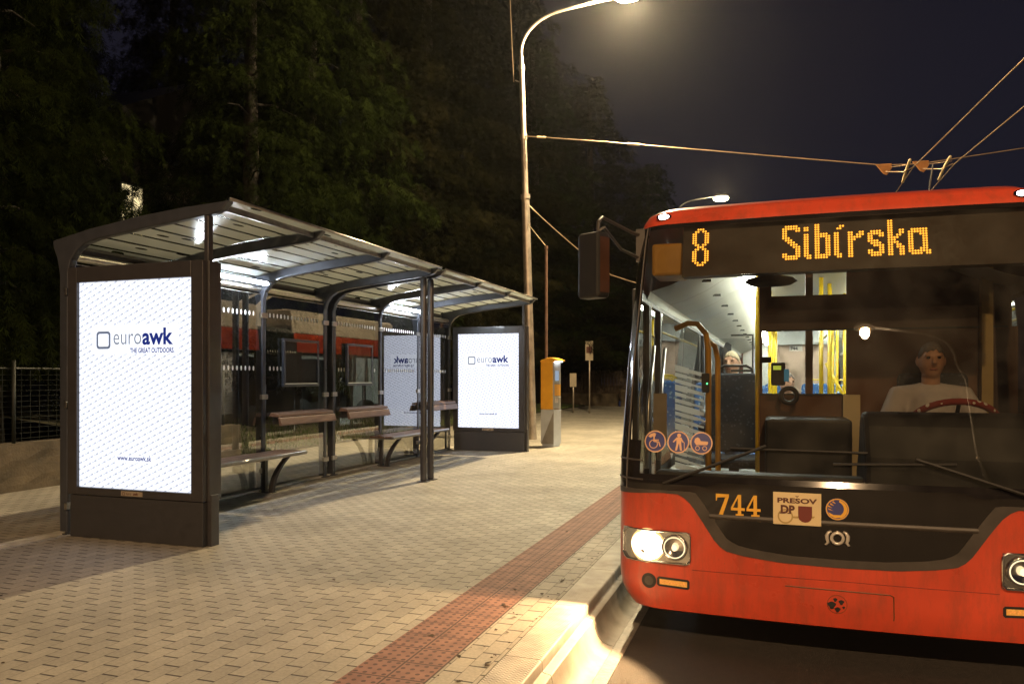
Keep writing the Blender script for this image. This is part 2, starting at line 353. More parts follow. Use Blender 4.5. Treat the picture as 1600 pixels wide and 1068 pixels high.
M['rubber'] = pbr('rubber', (.02, .02, .02), .8, var=.2, bump=.3)
M['shirt'] = pbr('pale_shirt', (.55, .50, .50), .9, var=.08, vscale=10)
M['shirt2'] = pbr('grey_jacket', (.34, .36, .38), .9, var=.1, vscale=10)
M['trousers'] = pbr('dark_trousers', (.03, .03, .045), .9, var=.1)
M['skin'] = pbr('skin', (.50, .27, .17), .55, var=.06, vscale=12)
M['hair'] = pbr('grey_hair', (.13, .11, .10), .8, var=.3, vscale=60, bump=.5, bscale=120)
M['hairw'] = pbr('fair_hair', (.42, .34, .22), .8, var=.3, vscale=60, bump=.5, bscale=120)
M['lips'] = pbr('lips', (.36, .13, .10), .5, var=.05)
M['eye'] = pbr('eyes', (.02, .015, .012), .2, var=.05)
M['seatdark'] = fabric_dots('dark_seat_fabric', (.014, .017, .024), (.05, .06, .085), 30)
M['seatblue'] = fabric_dots('blue_seat_fabric', (.03, .11, .30), (.40, .50, .55), 26)
M['polka'] = fabric_dots('red_dotted_cover', (.26, .02, .012), (.8, .7, .62), 22)
M['brown'] = pbr('brown_partition', (.13, .052, .018), .4, var=.2, vscale=4)
M['leaf1'] = leaf_mat('conifer_foliage', (.003, .004, .0015), (.015, .021, .005))
M['leaf2'] = leaf_mat('dark_conifer_foliage', (.003, .004, .002), (.014, .0125, .005))
M['bark'] = pbr('bark', (.012, .008, .005), .95, var=.4, vscale=8, bump=1, bscale=18)
M['fence'] = pbr('green_wire', (.008, .011, .008), .6, var=.2)
M['fencewood'] = pbr('old_fence_boards', (.06, .042, .028), .9, var=.35, vscale=6, bump=.4)
M['render'] = pbr('house_render', (.06, .05, .04), .9, var=.15)
M['litwin'] = emit('lit_window', (1, .80, .42), 1.1)
M['paper'] = pbr('paper', (.34, .28, .20), .7, var=.1)
M['display'] = emit('machine_screen', (.55, .68, .85), .5)
M['machlight'] = emit('machine_downlight', (.9, .95, 1), 12)
M['copper'] = pbr('overhead_wire', (.40, .28, .18), .4, metal=.8, var=.15)
M['hanger'] = pbr('hanger_orange', (.50, .22, .06), .6, var=.2)
M['mirrorglass'] = pbr('mirror_glass', (.6, .6, .6), .04, metal=1, var=.02, rvar=.02)

# ------------------------------------------------------------------ mesh helpers
class MB:
    def __init__(s): s.v = []; s.f = []; s.mi = []; s.cur = 0
    def mat(s, i): s.cur = i; return s
    def face(s, idx): s.f.append(tuple(idx)); s.mi.append(s.cur)
    def poly(s, pts):
        n = len(s.v); s.v += [tuple(p) for p in pts]; s.face(range(n, n + len(pts))); return s
    def box(s, x0, x1, y0, y1, z0, z1, mtx=None):
        n = len(s.v)
        P = [Vector(p) for p in ((x0, y0, z0), (x1, y0, z0), (x1, y1, z0), (x0, y1, z0), (x0, y0, z1), (x1, y0, z1), (x1, y1, z1), (x0, y1, z1))]
        if mtx is not None: P = [mtx @ p for p in P]
        s.v += [tuple(p) for p in P]
        for q in ((0, 3, 2, 1), (4, 5, 6, 7), (0, 1, 5, 4), (1, 2, 6, 5), (2, 3, 7, 6), (3, 0, 4, 7)): s.face([n + i for i in q])
        return s
    def prism(s, outline, fn, d0, d1):
        """outline: list of 2-D points; fn(u, v, d) -> 3-D point"""
        n = len(s.v); k = len(outline)
        s.v += [tuple(fn(u, v, d0)) for u, v in outline] + [tuple(fn(u, v, d1)) for u, v in outline]
        s.face(range(n, n + k)); s.face(range(n + 2 * k - 1, n + k - 1, -1))
        for i in range(k):
            j = (i + 1) % k; s.face((n + j, n + i, n + k + i, n + k + j))
        return s
    def tube(s, pts, r, seg=10, cap=True, closed=False):
        pts = [Vector(p) for p in pts]; rr = r if isinstance(r, (list, tuple)) else [r] * len(pts)
        n0 = len(s.v); k = len(pts); up = None
        for i, p in enumerate(pts):
            a = pts[(i - 1) % k] if (closed or i > 0) else p; b = pts[(i + 1) % k] if (closed or i < k - 1) else p
            t = (b - a).normalized()
            if up is None: up = Vector((0, 0, 1)) if abs(t.z) < .9 else Vector((1, 0, 0))
            u = t.cross(up);
            if u.length < 1e-6: u = t.orthogonal()
            u.normalize(); w = u.cross(t).normalized(); up = w
            for j in range(seg):
                an = 2 * math.pi * j / seg; s.v.append(tuple(p + (u * math.cos(an) + w * math.sin(an)) * rr[i]))
        for i in range(k if closed else k - 1):
            for j in range(seg):
                a = n0 + i * seg + j; b = n0 + i * seg + (j + 1) % seg
                c = n0 + ((i + 1) % k) * seg + (j + 1) % seg; d = n0 + ((i + 1) % k) * seg + j
                s.face((a, b, c, d))
        if cap and not closed:
            s.face([n0 + j for j in range(seg)][::-1]); s.face([n0 + (k - 1) * seg + j for j in range(seg)])
        return s
    def lathe(s, prof, mtx, seg=24):
        n0 = len(s.v); k = len(prof)
        for r_, h in prof:
            for j in range(seg):
                an = 2 * math.pi * j / seg; s.v.append(tuple(mtx @ Vector((r_ * math.cos(an), r_ * math.sin(an), h))))
        for i in range(k - 1):
            for j in range(seg):
                s.face((n0 + i * seg + j, n0 + i * seg + (j + 1) % seg, n0 + (i + 1) * seg + (j + 1) % seg, n0 + (i + 1) * seg + j))
        s.face([n0 + j for j in range(seg)][::-1]); s.face([n0 + (k - 1) * seg + j for j in range(seg)])
        return s
    def grid(s, us, vs, fn):
        n = len(s.v)
        for u in us:
            for v in vs: s.v.append(tuple(fn(u, v)))
        k = len(vs)
        for i in range(len(us) - 1):
            for j in range(k - 1):
                s.face((n + i * k + j, n + (i + 1) * k + j, n + (i + 1) * k + j + 1, n + i * k + j + 1))
        return s
    def build(s, name, mats, parent=None, smooth=False, bevel=0, loc=None):
        me = bpy.data.meshes.new(name); me.from_pydata(s.v, [], s.f)
        if not isinstance(mats, (list, tuple)): mats = [mats]
        for m in mats: me.materials.append(m)
        for p, i in zip(me.polygons, s.mi): p.material_index = i
        if smooth:
            me.shade_smooth()
        me.update()
        o = bpy.data.objects.new(name, me); C.objects.link(o)
        if bevel:
            bv = o.modifiers.new('bevel', 'BEVEL'); bv.width = bevel; bv.segments = 2; bv.limit_method = 'ANGLE'; bv.angle_limit = R(40)
        if smooth == 'auto':
            me.set_sharp_from_angle(angle=R(35))
        if parent is not None: o.parent = parent
        if loc: o.location = loc
        return o

def tag(o, label=None, cat=None, group=None, kind=None):
    if label: o['label'] = label
    if cat: o['category'] = cat
    if group: o['group'] = group
    if kind: o['kind'] = kind
    return o
def thing(name, label, cat, loc=(0, 0, 0), rz=0, group=None):
    o = bpy.data.objects.new(name, None); C.objects.link(o); o.empty_display_size = .2
    o.location = loc; o.rotation_euler = (0, 0, rz); return tag(o, label, cat, group)
def copy_tree(o, parent=None):
    c = o.copy(); C.objects.link(c); c.parent = parent
    for ch in list(o.children): copy_tree(ch, c)
    return c

def text_mb(mb, body, size, place, bold=0, xs=1.0, align='LEFT', ital=0, width=None):
    """text turned into faces; place(u, v) -> 3-D point"""
    cu = bpy.data.curves.new('t', 'FONT'); cu.body = body; cu.size = size; cu.align_x = align; cu.offset = bold; cu.resolution_u = 3; cu.shear = ital
    o = bpy.data.objects.new('t', cu); C.objects.link(o)
    dg = bpy.context.evaluated_depsgraph_get(); me = bpy.data.meshes.new_from_object(o.evaluated_get(dg))
    n = len(mb.v)
    x0 = min((v.co.x for v in me.vertices), default=0)
    if width: xs = width / (max(v.co.x for v in me.vertices) - x0)
    else: x0 = 0
    for v in me.vertices: v.co.x -= x0
    for v in me.vertices: mb.v.append(tuple(place(v.co.x * xs, v.co.y)))
    for p in me.polygons: mb.face([n + i for i in p.vertices])
    bpy.data.objects.remove(o); bpy.data.curves.remove(cu); bpy.data.meshes.remove(me)
    return mb
def lerp(a, b, t): return a + (b - a) * t
def interp(x, X, Y):
    if x <= X[0]: return Y[0]
    for i in range(1, len(X)):
        if x <= X[i]: return lerp(Y[i - 1], Y[i], (x - X[i - 1]) / (X[i] - X[i - 1]))
    return Y[-1]
def frange(a, b, n): return [a + (b - a) * i / n for i in range(n + 1)]

# ------------------------------------------------------------------ the setting
XKL, XKR = -1.283, -1.098        # kerb stone, inner and outer edge of its top
TA, TB = -1.906, -1.510          # tactile strip
def sheet(name, x0, x1, y0, y1, z, mat, kind='structure', nx=1, ny=1):
    b = MB(); b.grid(frange(x0, x1, nx), frange(y0, y1, ny), lambda u, v: (u, v, z)); return tag(b.build(name, mat), kind=kind)
g = MB(); g.grid([-95, -8.9], [-55, 140], lambda u, v: (u, v, -.03)); g.grid([-8.9, 95], [-55, 140], lambda u, v: (u, v, -.45))
tag(g.build('ground', M['soil']), kind='structure')
pv = MB(); pv.grid([-8.75, -5.98, TA], [-6, 36.6], lambda u, v: (u, v, 0)); pv.grid([TB, XKL - .004], [-6, 36.6], lambda u, v: (u, v, 0))
tag(pv.build('pavement', M['paving']), kind='structure')
tag(MB().grid([TA, TB], [-6, 36.6], lambda u, v: (u, v, .002)).build('tactile_path', M['tactile']), kind='structure')
kp = [(-1.283, -.3), (-1.283, 0), (-1.104, 0), (-1.096, -.003), (-1.091, -.010), (-1.089, -.058), (-1.082, -.064), (-1.052, -.068), (-1.044, -.075), (-1.034, -.12), (-1.018, -.165), (-.99, -.198), (-.955, -.214), (-.92, -.219), (-.92, -.3)]
kb = MB(); y = 5.503 - 12 * .928
while y < 36:
    kb.prism([(a, b) for a, b in kp], lambda u, v, d: (u, d, v), y + .003, y + .925); y += .928
tag(kb.build('kerb', M['kerb'], smooth='auto'), kind='structure')
tag(MB().box(-.918, -.842, -6, 60, -.3, -.2185).build('road_edge', M['gutter']), kind='structure')
tag(MB().grid([-.842, 9.5], [-54, 120], lambda u, v: (u, v, -.224)).build('road', M['asphalt']), kind='structure')
# edging strip under the back glass of the shelter
tag(MB().box(-6.06, -5.975, -1.0, 14.2, -.02, .022).build('kerb', pbr('edging_concrete', (.42, .40, .35), .8, var=.2, vscale=6, bump=.3)), kind='structure')
# grass verge behind the pavement
gv = MB(); gv.grid([-8.75, -12, -30], [11.2, 20, 60], lambda u, v: (u, v, .03 + max(0, (-8.75 - u)) * .10))
tag(gv.build('terrain', M['soil']), kind='structure')
gb = MB()
for _ in range(9000):
    x = -8.78 - random.random() ** 1.6 * 3.4; yv = 11.3 + random.random() ** 1.3 * 24; z = .03 + (-8.75 - x) * .10; h = random.uniform(.04, .11); a = random.uniform(0, 6.28); w = .012
    dx, dy = math.cos(a) * w, math.sin(a) * w
    gb.poly([(x - dx, yv - dy, z - .01), (x + dx, yv + dy, z - .01), (x + random.uniform(-.05, .05), yv + random.uniform(-.05, .05), z + h)])
tag(gb.build('grass', M['grass']), kind='stuff')

# low wall and wire fence along the back of the pavement (left)
wt = thing('low_wall', 'low weathered concrete wall carrying the wire fence behind the pavement', 'wall', (-8.75, 4, 0))
wb = MB(); wb.grid(frange(-5, 7.1, 60), frange(-.0, .60, 6), lambda u, v: (.0 + .012 * math.sin(u * 9) * math.sin(v * 20), u, v - .02))
wb.grid([-5, 7.1], [0, -.28], lambda u, v: (v, u, .58)); wb.box(-.28, -.02, -5, 7.1, -.05, .55)
wb.build('wall_body', M['wall'], wt)
ft = thing('wire_fence', 'dark wire mesh fence standing on the low concrete wall', 'fence', (-8.9, 4, .58))
fb = MB()
for i in range(96):
    yy = -5 + i * .125
    fb.tube([(0, yy, .02), (0, yy, .92)], .004, 3, False)
for i in range(14): fb.tube([(0, -5, .05 + i * .066), (0, 7, .05 + i * .066)], .0035, 3, False)
fb.tube([(0, -5, .92), (0, 7, .92)], .013, 6)
fb.build('mesh_panel', M['fence'], ft)
for i in range(7): MB().tube([(.03, -4.6 + i * 1.9, -.01), (.03, -4.6 + i * 1.9, 1.02)], .022, 8).build('fence_post', M['fence'], ft, smooth=True)

# far end: wall with board fence across the end of the pavement
fw = thing('end_wall', 'low pale concrete wall closing the far end of the pavement', 'wall', (-6, 36.8, 0))
MB().box(-4.6, -1.2, 0, .25, -.05, .62).box(-1.05, 5.0, -.1, .2, -.05, .80).build('wall_body', M['wall'], fw, bevel=.02)
bf = thing('board_fence', 'dark board fence above the wall at the far end of the pavement', 'fence', (-6, 37.1, 0))
b = MB()
for i in range(64): b.box(-4.6 + i * .15, -4.6 + i * .15 + .13, -.01, .015, .3, 1.72 + random.uniform(-.04, .04))
b.box(-4.6, 5, .02, .06, .6, .7).box(-4.6, 5, .02, .06, 1.4, 1.5); b.build('boards', M['fencewood'], bf)
for i in range(5): MB().box(-4.6 + i * 2.35, -4.5 + i * 2.35, .06, .16, -.05, 1.75).build('fence_post', M['fencewood'], bf)

# notice boards on posts far behind the ticket machine
def notice(name, label, x, y, z0, z1, w, cat, stripe):
    t = thing(name, label, cat, (x, y, 0))
    MB().tube([(0, .04, 0), (0, .04, z1)], .03, 8).build('post', M['galv'], t, smooth=True)
    p = MB(); p.box(-w / 2, w / 2, -.02, .02, z0, z1); p.build('board', M['paper'], t)
    if stripe:
        q = MB().box(-w * .38, w * .38, -.026, -.022, lerp(z0, z1, .38), lerp(z0, z1, .72)); q.build('dark_print', M['brownink'], t)
notice('notice_board', 'tall pale notice board with a dark band, high on a post far behind', -6.9, 29.5, 2.05, 2.80, .30, 'notice', True)
notice('notice_board', 'small pale paper notice low on a post just beyond the yellow machine', -7.55, 29.5, 1.02, 1.55, .26, 'notice', False)

# house behind the trees with one lit window
hs = thing('house', 'dark house behind the conifers with one lit window showing', 'house', (-21.5, 20.5, 0), R(0))
hb = MB(); hb.box(-4, 4, -5, 5, -.1, 8.0); hb.build('wall', M['render'], hs)
hr = MB(); hr.prism([(-5.6, 7.9), (5.6, 7.9), (0, 11)], lambda u, v, d: (d, u, v), -4.6, 4.6); hr.build('roof', M['blackmat'], hs)
for (yy, zz, lit) in ((-3.1, 5.45, True), (.62, 4.75, False), (3.4, 4.9, False), (.62, 1.4, False), (3.4, 1.4, False)):
    w_ = MB().box(3.98, 4.05, yy - .42, yy + .42, zz - .06, zz + 1.46).build('window', M['white'], hs)
    MB().box(4.052, 4.06, yy - .36, yy - .03, zz, zz + 1.4).box(4.052, 4.06, yy + .03, yy + .36, zz, zz + 1.4).build('pane', M['litwin'] if lit else M['blackgloss'], w_)

# ------------------------------------------------------------------ conifers
def conifer_mesh(seed, H, Rb, z0, n_br, leafm):
    rnd = random.Random(seed); v = []; f = []
    up = Vector((0, 0, 1))
    def spray(p, d, size):
        """a flat feathery spray: a fan of thin pointed leaflets"""
        side = d.cross(up)
        if side.length < .05: side = Vector((1, 0, 0))
        side.normalize(); side = (side + Vector((rnd.uniform(-.5, .5), rnd.uniform(-.5, .5), rnd.uniform(-.6, .6)))).normalized()
        for k in (-1.0, -.35, .35, 1.0):
            e = (d * (1 - abs(k) * .35) + side * k * .62).normalized() * size * rnd.uniform(.7, 1.15)
            w = side.cross(e).normalized().cross(e).normalized() * size * .055
            q = p + d * size * .15 * (1 - abs(k)); n = len(v)
            v.extend((q - w * .3, q + e * .45 + w, q + e, q + e * .45 - w)); f.append((n, n + 1, n + 2, n + 3))
    for i in range(n_br):
        t = (i + rnd.random()) / n_br; z = z0 + (H - z0) * t ** 1.1
        Lb = Rb * (1 - ((z - z0 * .5) / H) ** 1.4) * rnd.uniform(.55, 1.18) + .2
        a = i * 2.39996 + rnd.uniform(-.35, .35); droop = rnd.uniform(.20, .55)
        d0 = Vector((math.cos(a), math.sin(a), 0)); lat = Vector((-d0.y, d0.x, 0)); ns = max(3, int(Lb / .13))
        for j in range(1, ns + 1):
            s = j / ns
            if s < .25: continue
            p = d0 * (Lb * s) + Vector((0, 0, z + Lb * (.18 * s - droop * s * s)))
            fan = .10 + .34 * math.sin(math.pi * min(1, s * .9)) * min(1.3, Lb * .5)
            for k in range(5):
                q = p + lat * rnd.gauss(0, fan) + Vector((0, 0, rnd.gauss(0, .03)))
                Lh = rnd.uniform(.15, .38 + .5 * rnd.random() ** 2); dd = (d0 * rnd.uniform(.05, .5) + lat * rnd.uniform(-.25, .25) + Vector((0, 0, -1))).normalized()
                nh = 2 + int(Lh / .08)
                for h in range(nh):
                    sd = (dd + Vector((rnd.uniform(-.55, .55), rnd.uniform(-.55, .55), rnd.uniform(-.2, .15)))).normalized()
                    spray(q + dd * (Lh * h / nh), sd, rnd.uniform(.09, .18))
    me = bpy.data.meshes.new('crown'); me.from_pydata([tuple(q) for q in v], [], f); me.materials.append(leafm); me.update(); return me
def trunk_mesh(H, r, seed):
    rnd = random.Random(seed); b = MB()
    b.tube([(rnd.uniform(-.05, .05), rnd.uniform(-.05, .05), -.15 + i * H / 8) for i in range(9)], [r * (1 - .9 * i / 8) + .015 for i in range(9)], 9)
    for i in range(46):
        z = 1.2 + (H - 2) * i / 46; a = i * 2.4; L_ = rnd.uniform(.8, 1.8) * (1 - .8 * z / H)
        b.tube([(0, 0, z), (math.cos(a) * L_ * .5, math.sin(a) * L_ * .5, z + .08), (math.cos(a) * L_, math.sin(a) * L_, z - .05)], [.03, .02, .008], 4, False)
    me = bpy.data.meshes.new('trunk'); me.from_pydata(b.v, [], b.f); me.materials.append(M['bark']); me.shade_smooth(); return me
variants = [(conifer_mesh(1, 13, 2.7, 1.5, 150, M['leaf1']), trunk_mesh(12.6, .20, 1)),
            (conifer_mesh(2, 15, 2.5, 2.0, 165, M['leaf1']), trunk_mesh(14.6, .23, 2)),
            (conifer_mesh(3, 17, 3.0, 1.8, 190, M['leaf2']), trunk_mesh(16.6, .26, 3))]
TREES = [ # x, y, variant, scale, rot, label
 (-11.3, 3.4, 0, 1.0, .3, 'nearest conifer, its yellow-green branches hanging low over the wire fence'),
 (-11.6, 6.4, 1, .98, 1.9, 'conifer rising behind the top of the large advertising box'),
 (-11.3, 8.5, 0, 1.0, 4.0, 'conifer directly above the near end of the shelter roof, beside the lit house window'),
 (-15.0, 11.6, 1, 1.0, 2.2, 'set-back conifer between the lit house window and the brightly lit one'),
 (-11.4, 14.8, 1, 1.1, .9, 'green-lit conifer behind the middle rib of the near shelter roof'),
 (-11.6, 17.6, 0, 1.3, 5.2, 'brightest green conifer, above the far half of the near shelter roof'),
 (-12.2, 21.0, 2, (1.5, 1.25), 3.1, 'dark conifer above the gap between the two shelter roofs'),
 (-11.8, 25.0, 2, (1.5, 1.3), 1.2, 'dark conifer in front of the lamp pole trees, over the far shelter roof'),
 (-12.6, 29.4, 2, (1.8, 1.4), 4.4, 'dark conifer rising directly behind the street lamp pole'),
 (-12.2, 36.5, 2, (2.0, 1.25), 1.4, 'broad dark conifer filling the gap beyond the lamp pole'),
 (-10.6, 34.2, 1, (1.7, 1.15), 2.7, 'reddish-dark conifer behind the thin pole beside the ticket machine'),
 (-9.6, 41.0, 2, (1.75, 1.04), .2, 'tall pointed conifer standing free against the sky beyond the lamp pole'),
 (-7.0, 45.0, 1, (1.7, .92), 3.6, 'shorter conifer with its slope falling towards the bus mirror'),
 (-4.0, 52.0, 1, (1.5, .70), 5.0, 'lowest and farthest conifer, above the bus mirror against the sky'),
 (-28.5, 31.0, 2, (1.9, 1.5), 2.6, 'huge dark conifer rising behind the house roof, on its far side'),
 (-27.5, 22.0, 2, (1.9, 1.4), 0.6, 'dark conifer standing behind the house, above its lit window'),
 (-15.8, 8.2, 2, 1.05, 5.6, 'second-row conifer glimpsed behind the large advertising box trees'),
 (-15.5, 3.6, 2, 1.0, 2.0, 'second-row conifer hidden deep behind the nearest tree and fence'),
]
for i, (x, y, k, s, rz, lab) in enumerate(TREES):
    t = thing('conifer_tree', lab, 'tree', (x, y, 0), rz, 'conifers behind the bus stop'); t.scale = (s[0], s[0], s[1]) if isinstance(s, tuple) else (s, s, s)
    for nm, me in (('crown', variants[k][0]), ('trunk', variants[k][1])):
        o = bpy.data.objects.new(nm, me); C.objects.link(o); o.parent = t

# ------------------------------------------------------------------ street lamps
def street_lamp(label, loc, top_off, arm, lensmat, lcol, power, group, pm='galv', ls=1.0):
    t = thing('street_lamp', label, 'street lamp', loc, 0, group)
    tx, ty = top_off
    P = lambda z: (tx * z / 8.5, ty * z / 8.5, z)
    b = MB(); b.tube([P(-.02), P(3.0), P(5.45)], [.098, .093, .088], 20).tube([P(5.40), P(5.50)], .105, 20)
    b.tube([P(5.5), P(8.3)], [.070, .058], 20).tube([P(8.3), P(8.42)], .072, 16)
    b.tube([P(8.42), P(8.62)], [.05, .045], 14)
    b.build('pole', M[pm], t, smooth='auto')
    a = MB(); pts = [P(8.5), P(8.72)]
    x0, y0, z0 = P(8.72)
    for i in range(1, 13):
        q = i / 12 * math.pi / 2 * .92
        pts.append((x0 + (arm * .42) * (1 - math.cos(q)), y0, z0 + .80 * math.sin(q)))
    xe, ye, ze = pts[-1]; pts.append((xe + arm * .5, ye, ze + .11)); a.tube(pts, .034, 12); a.build('arm', M[pm], t, smooth=True)
    hx, hz = xe + arm * .5, ze + .09
    h = MB(); h.lathe([(.02, .13), (.10, .12), (.17, .05), (.18, -.02), (.15, -.05)], Matrix.Translation((hx + .22, ye, hz)) @ Matrix.Diagonal((1.9, 1, 1, 1)), 20)
    hd = h.build('lamp_head', M[pm], t, smooth='auto')
    ln = MB(); ln.lathe([(.145, -.052), (.13, -.085), (.08, -.11), (.01, -.118)], Matrix.Translation((hx + .22, ye, hz)) @ Matrix.Diagonal((1.8 * (1 + (ls - 1) * .3), ls, ls, 1)), 20)
    ln.build('lamp_lens', lensmat, hd, smooth=True)
    MB().tube([P(8.02), (P(8.0)[0] - .16, ty, 8.1)], .014, 6).build('bracket', M['galv'], t); MB().tube([P(6.74), P(6.86)], .080, 16).build('wire_collar', M['galv'], t)
    ld = bpy.data.lights.new('lamp_light', 'POINT'); ld.shadow_soft_size = .14; ld.color = lcol; ld.energy = power
    lo = bpy.data.objects.new('lamp_light', ld); C.objects.link(lo); lo.parent = t; lo.location = (hx + .22, ye, hz - .14)
    return t
WARM = (1, .77, .43)
LG = 'street lamps along the bus stop'
street_lamp('tall galvanised street lamp behind the far end of the shelter, with curved arm', (-5.175, 16.55, 0), (-.26, 0), 2.55, M['lens'], WARM, 12000, LG)
street_lamp('distant lit street lamp shining just above the bus roof', (-4.3, 36.2, 0), (-.1, 0), 2.1, M['lens'], WARM, 6500, LG, 'anth', 2.0)  # lens oversized so its shape stands in for the lamp's glare
L3 = street_lamp('orange street lamp across the road behind the photographer', (5.2, -6.8, -.2), (.0, 0), -3.7, M['sodium'], (1, .64, .33), 6600, LG, 'blackmat', .55)

for k, (lx, ly) in enumerate(((5.6, -27.0), (6.4, -47.0))):
    c_ = copy_tree(L3); c_.location = (lx, ly, -.2); c_['label'] = ('second', 'third')[k] + ' orange street lamp down the road behind the photographer'
# thin second pole and guy wires
tp = thing('thin_pole', 'thin rust-brown steel pole between the lamp and the ticket machine', 'pole', (-4.72, 16.1, 0))
MB().tube([(0, 0, 0), (0, 0, 4.18)], [.034, .030], 12).tube([(0, 0, 4.18), (0, 0, 4.24)], .04, 12).build('shaft', pbr('rusty_steel', (.22, .13, .09), .6, metal=.3, var=.3), tp, smooth='auto')
def wire(name, label, pts, r, mat, sag=0, cat='wire'):
    P = [Vector(p) for p in pts]; out = []
    for a, b in zip(P[:-1], P[1:]):
        for i in range(12):
            t = i / 12; q = a.lerp(b, t); q.z -= sag * 4 * t * (1 - t); out.append(q)
    out.append(P[-1]); o = MB().tube(out, r, 6).build(name, mat, None, smooth=True); return tag(o, label, cat)
wire('guy_wire', 'thin dark wire from the lamp pole down to the thin pole', [(-5.28, 16.5, 4.85), (-4.72, 16.1, 4.22)], .008, M['copper'])
wire('guy_wire', 'slack pale wire passing from the lamp pole behind the bus mirror', [(-5.3, 16.5, 5.3), (-3.6, 17.6, 3.75), (-1.6, 19, 3.3)], .010, M['copper'], .06)
wire('guy_wire', 'thin wire rising from the lamp pole bracket up past the trees', [(-5.6, 16.5, 8.05), (-6.6, 19, 12.5)], .008, M['copper'], .15)

# overhead trolley wires: span wire, hangers and the two contact wires
wire('span_wire', 'span wire from the street lamp pole across the road above the bus', [(-5.33, 16.5, 6.80), (-3.6, 16.5, 6.51), (1.97, 16.5, 5.50), (2.61, 16.5, 5.47), (4.5, 16.5, 5.62), (9, 16.5, 6.3)], .011, M['copper'])
tag(MB().tube([(-3.02, 16.5, 6.405), (-2.75, 16.5, 6.356)], .028, 8).build('insulator', M['cream'], smooth='auto'), 'longer pale strain insulator further out along the span wire', 'insulator')
tag(MB().tube([(-5.05, 16.5, 6.752), (-4.85, 16.5, 6.72)], .024, 8).build('insulator', M['cream'], smooth='auto'), 'short pale insulator on the span wire close beside the lamp pole', 'insulator')
for hx, lab in ((1.97, 'orange triangular wire hanger nearer the lamp pole'), (2.61, 'orange triangular wire hanger farther from the lamp pole')):
    t = thing('wire_hanger', lab, 'wire hanger', (hx, 16.5, 5.47), 0, 'trolley wire hangers')
    hb_ = MB(); tri = [(-.14, .05), (.14, .05), (.15, -.04), (.06, -.17), (-.0, -.14)]
    hb_.prism(tri, lambda u, v, d: (u, d, v), -.02, .02); hb_.build('plate', M['hanger'], t, bevel=.008)
    MB().tube([(.03, 0, -.10), (.30, -.3, -.20), (.46, -.5, -.17)], .012, 6).tube([(.12, 0, -.02), (.44, -.5, -.12)], .006, 5).build('arm', M['copper'], t, smooth=True)
    MB().tube([(.30 + i * .02, -1.1 + i * .28, -.155 - .012 * abs(3 - i)) for i in range(7)], .026, 8).build('clamp_rail', M['cream'], t, smooth=True)
wire('trolley_wire', 'overhead trolley wire held by the hanger nearer the lamp pole', [(3.35, 5.0, 5.44), (3.06, 10.4, 5.42), (2.42, 16.0, 5.30), (2.36, 30, 5.4)], .010, M['copper'])
wire('trolley_wire', 'overhead trolley wire held by the hanger farther from the lamp pole', [(4.05, 5.0, 5.44), (3.78, 10.4, 5.42), (3.10, 16.0, 5.30), (3.0, 30, 5.4)], .010, M['copper'])

# ------------------------------------------------------------------ bus shelters
YA, SP, GAP = 5.244, 1.371, .22
XB = -5.998
TOP = [(-6.165, 2.560), (-6.135, 2.622), (-5.70, 2.700), (-5.164, 2.772), (-4.70, 2.815), (-4.362, 2.832), (-4.222, 2.842)]
RIB_OUT = [(-6.045, 0), (-6.045, 2.30), (-6.075, 2.45), (-6.12, 2.55), (-6.125, 2.612)] + [(x, z - .006) for x, z in TOP[2:]]
RIB_IN = [(-4.235, 2.815), (-4.29, 2.762), (-4.36, 2.738), (-4.505, 2.722), (-5.164, 2.655), (-5.62, 2.600), (-5.76, 2.565), (-5.85, 2.51), (-5.915, 2.43), (-5.945, 2.33), (-5.952, 0)]
def rib(parent, y, front_z0=None, w=.038):
    b = MB(); b.prism(RIB_OUT + RIB_IN, lambda u, v, d: (u, d, v), y - w, y + w)
    o = b.build('frame_rib', M['steelblue'], parent, bevel=.012)
    for z in (.25, 1.15, 2.15):
        MB().box(-5.965, -5.935, y - .062, y + .062, z - .03, z + .03).build('glass_clamp', M['alu'], o, bevel=.004)
    f = MB().box(-6.06, -5.93, y - .07, y + .07, .0, .012)
    f.build('foot_plate', M['anth'], o)
    return o
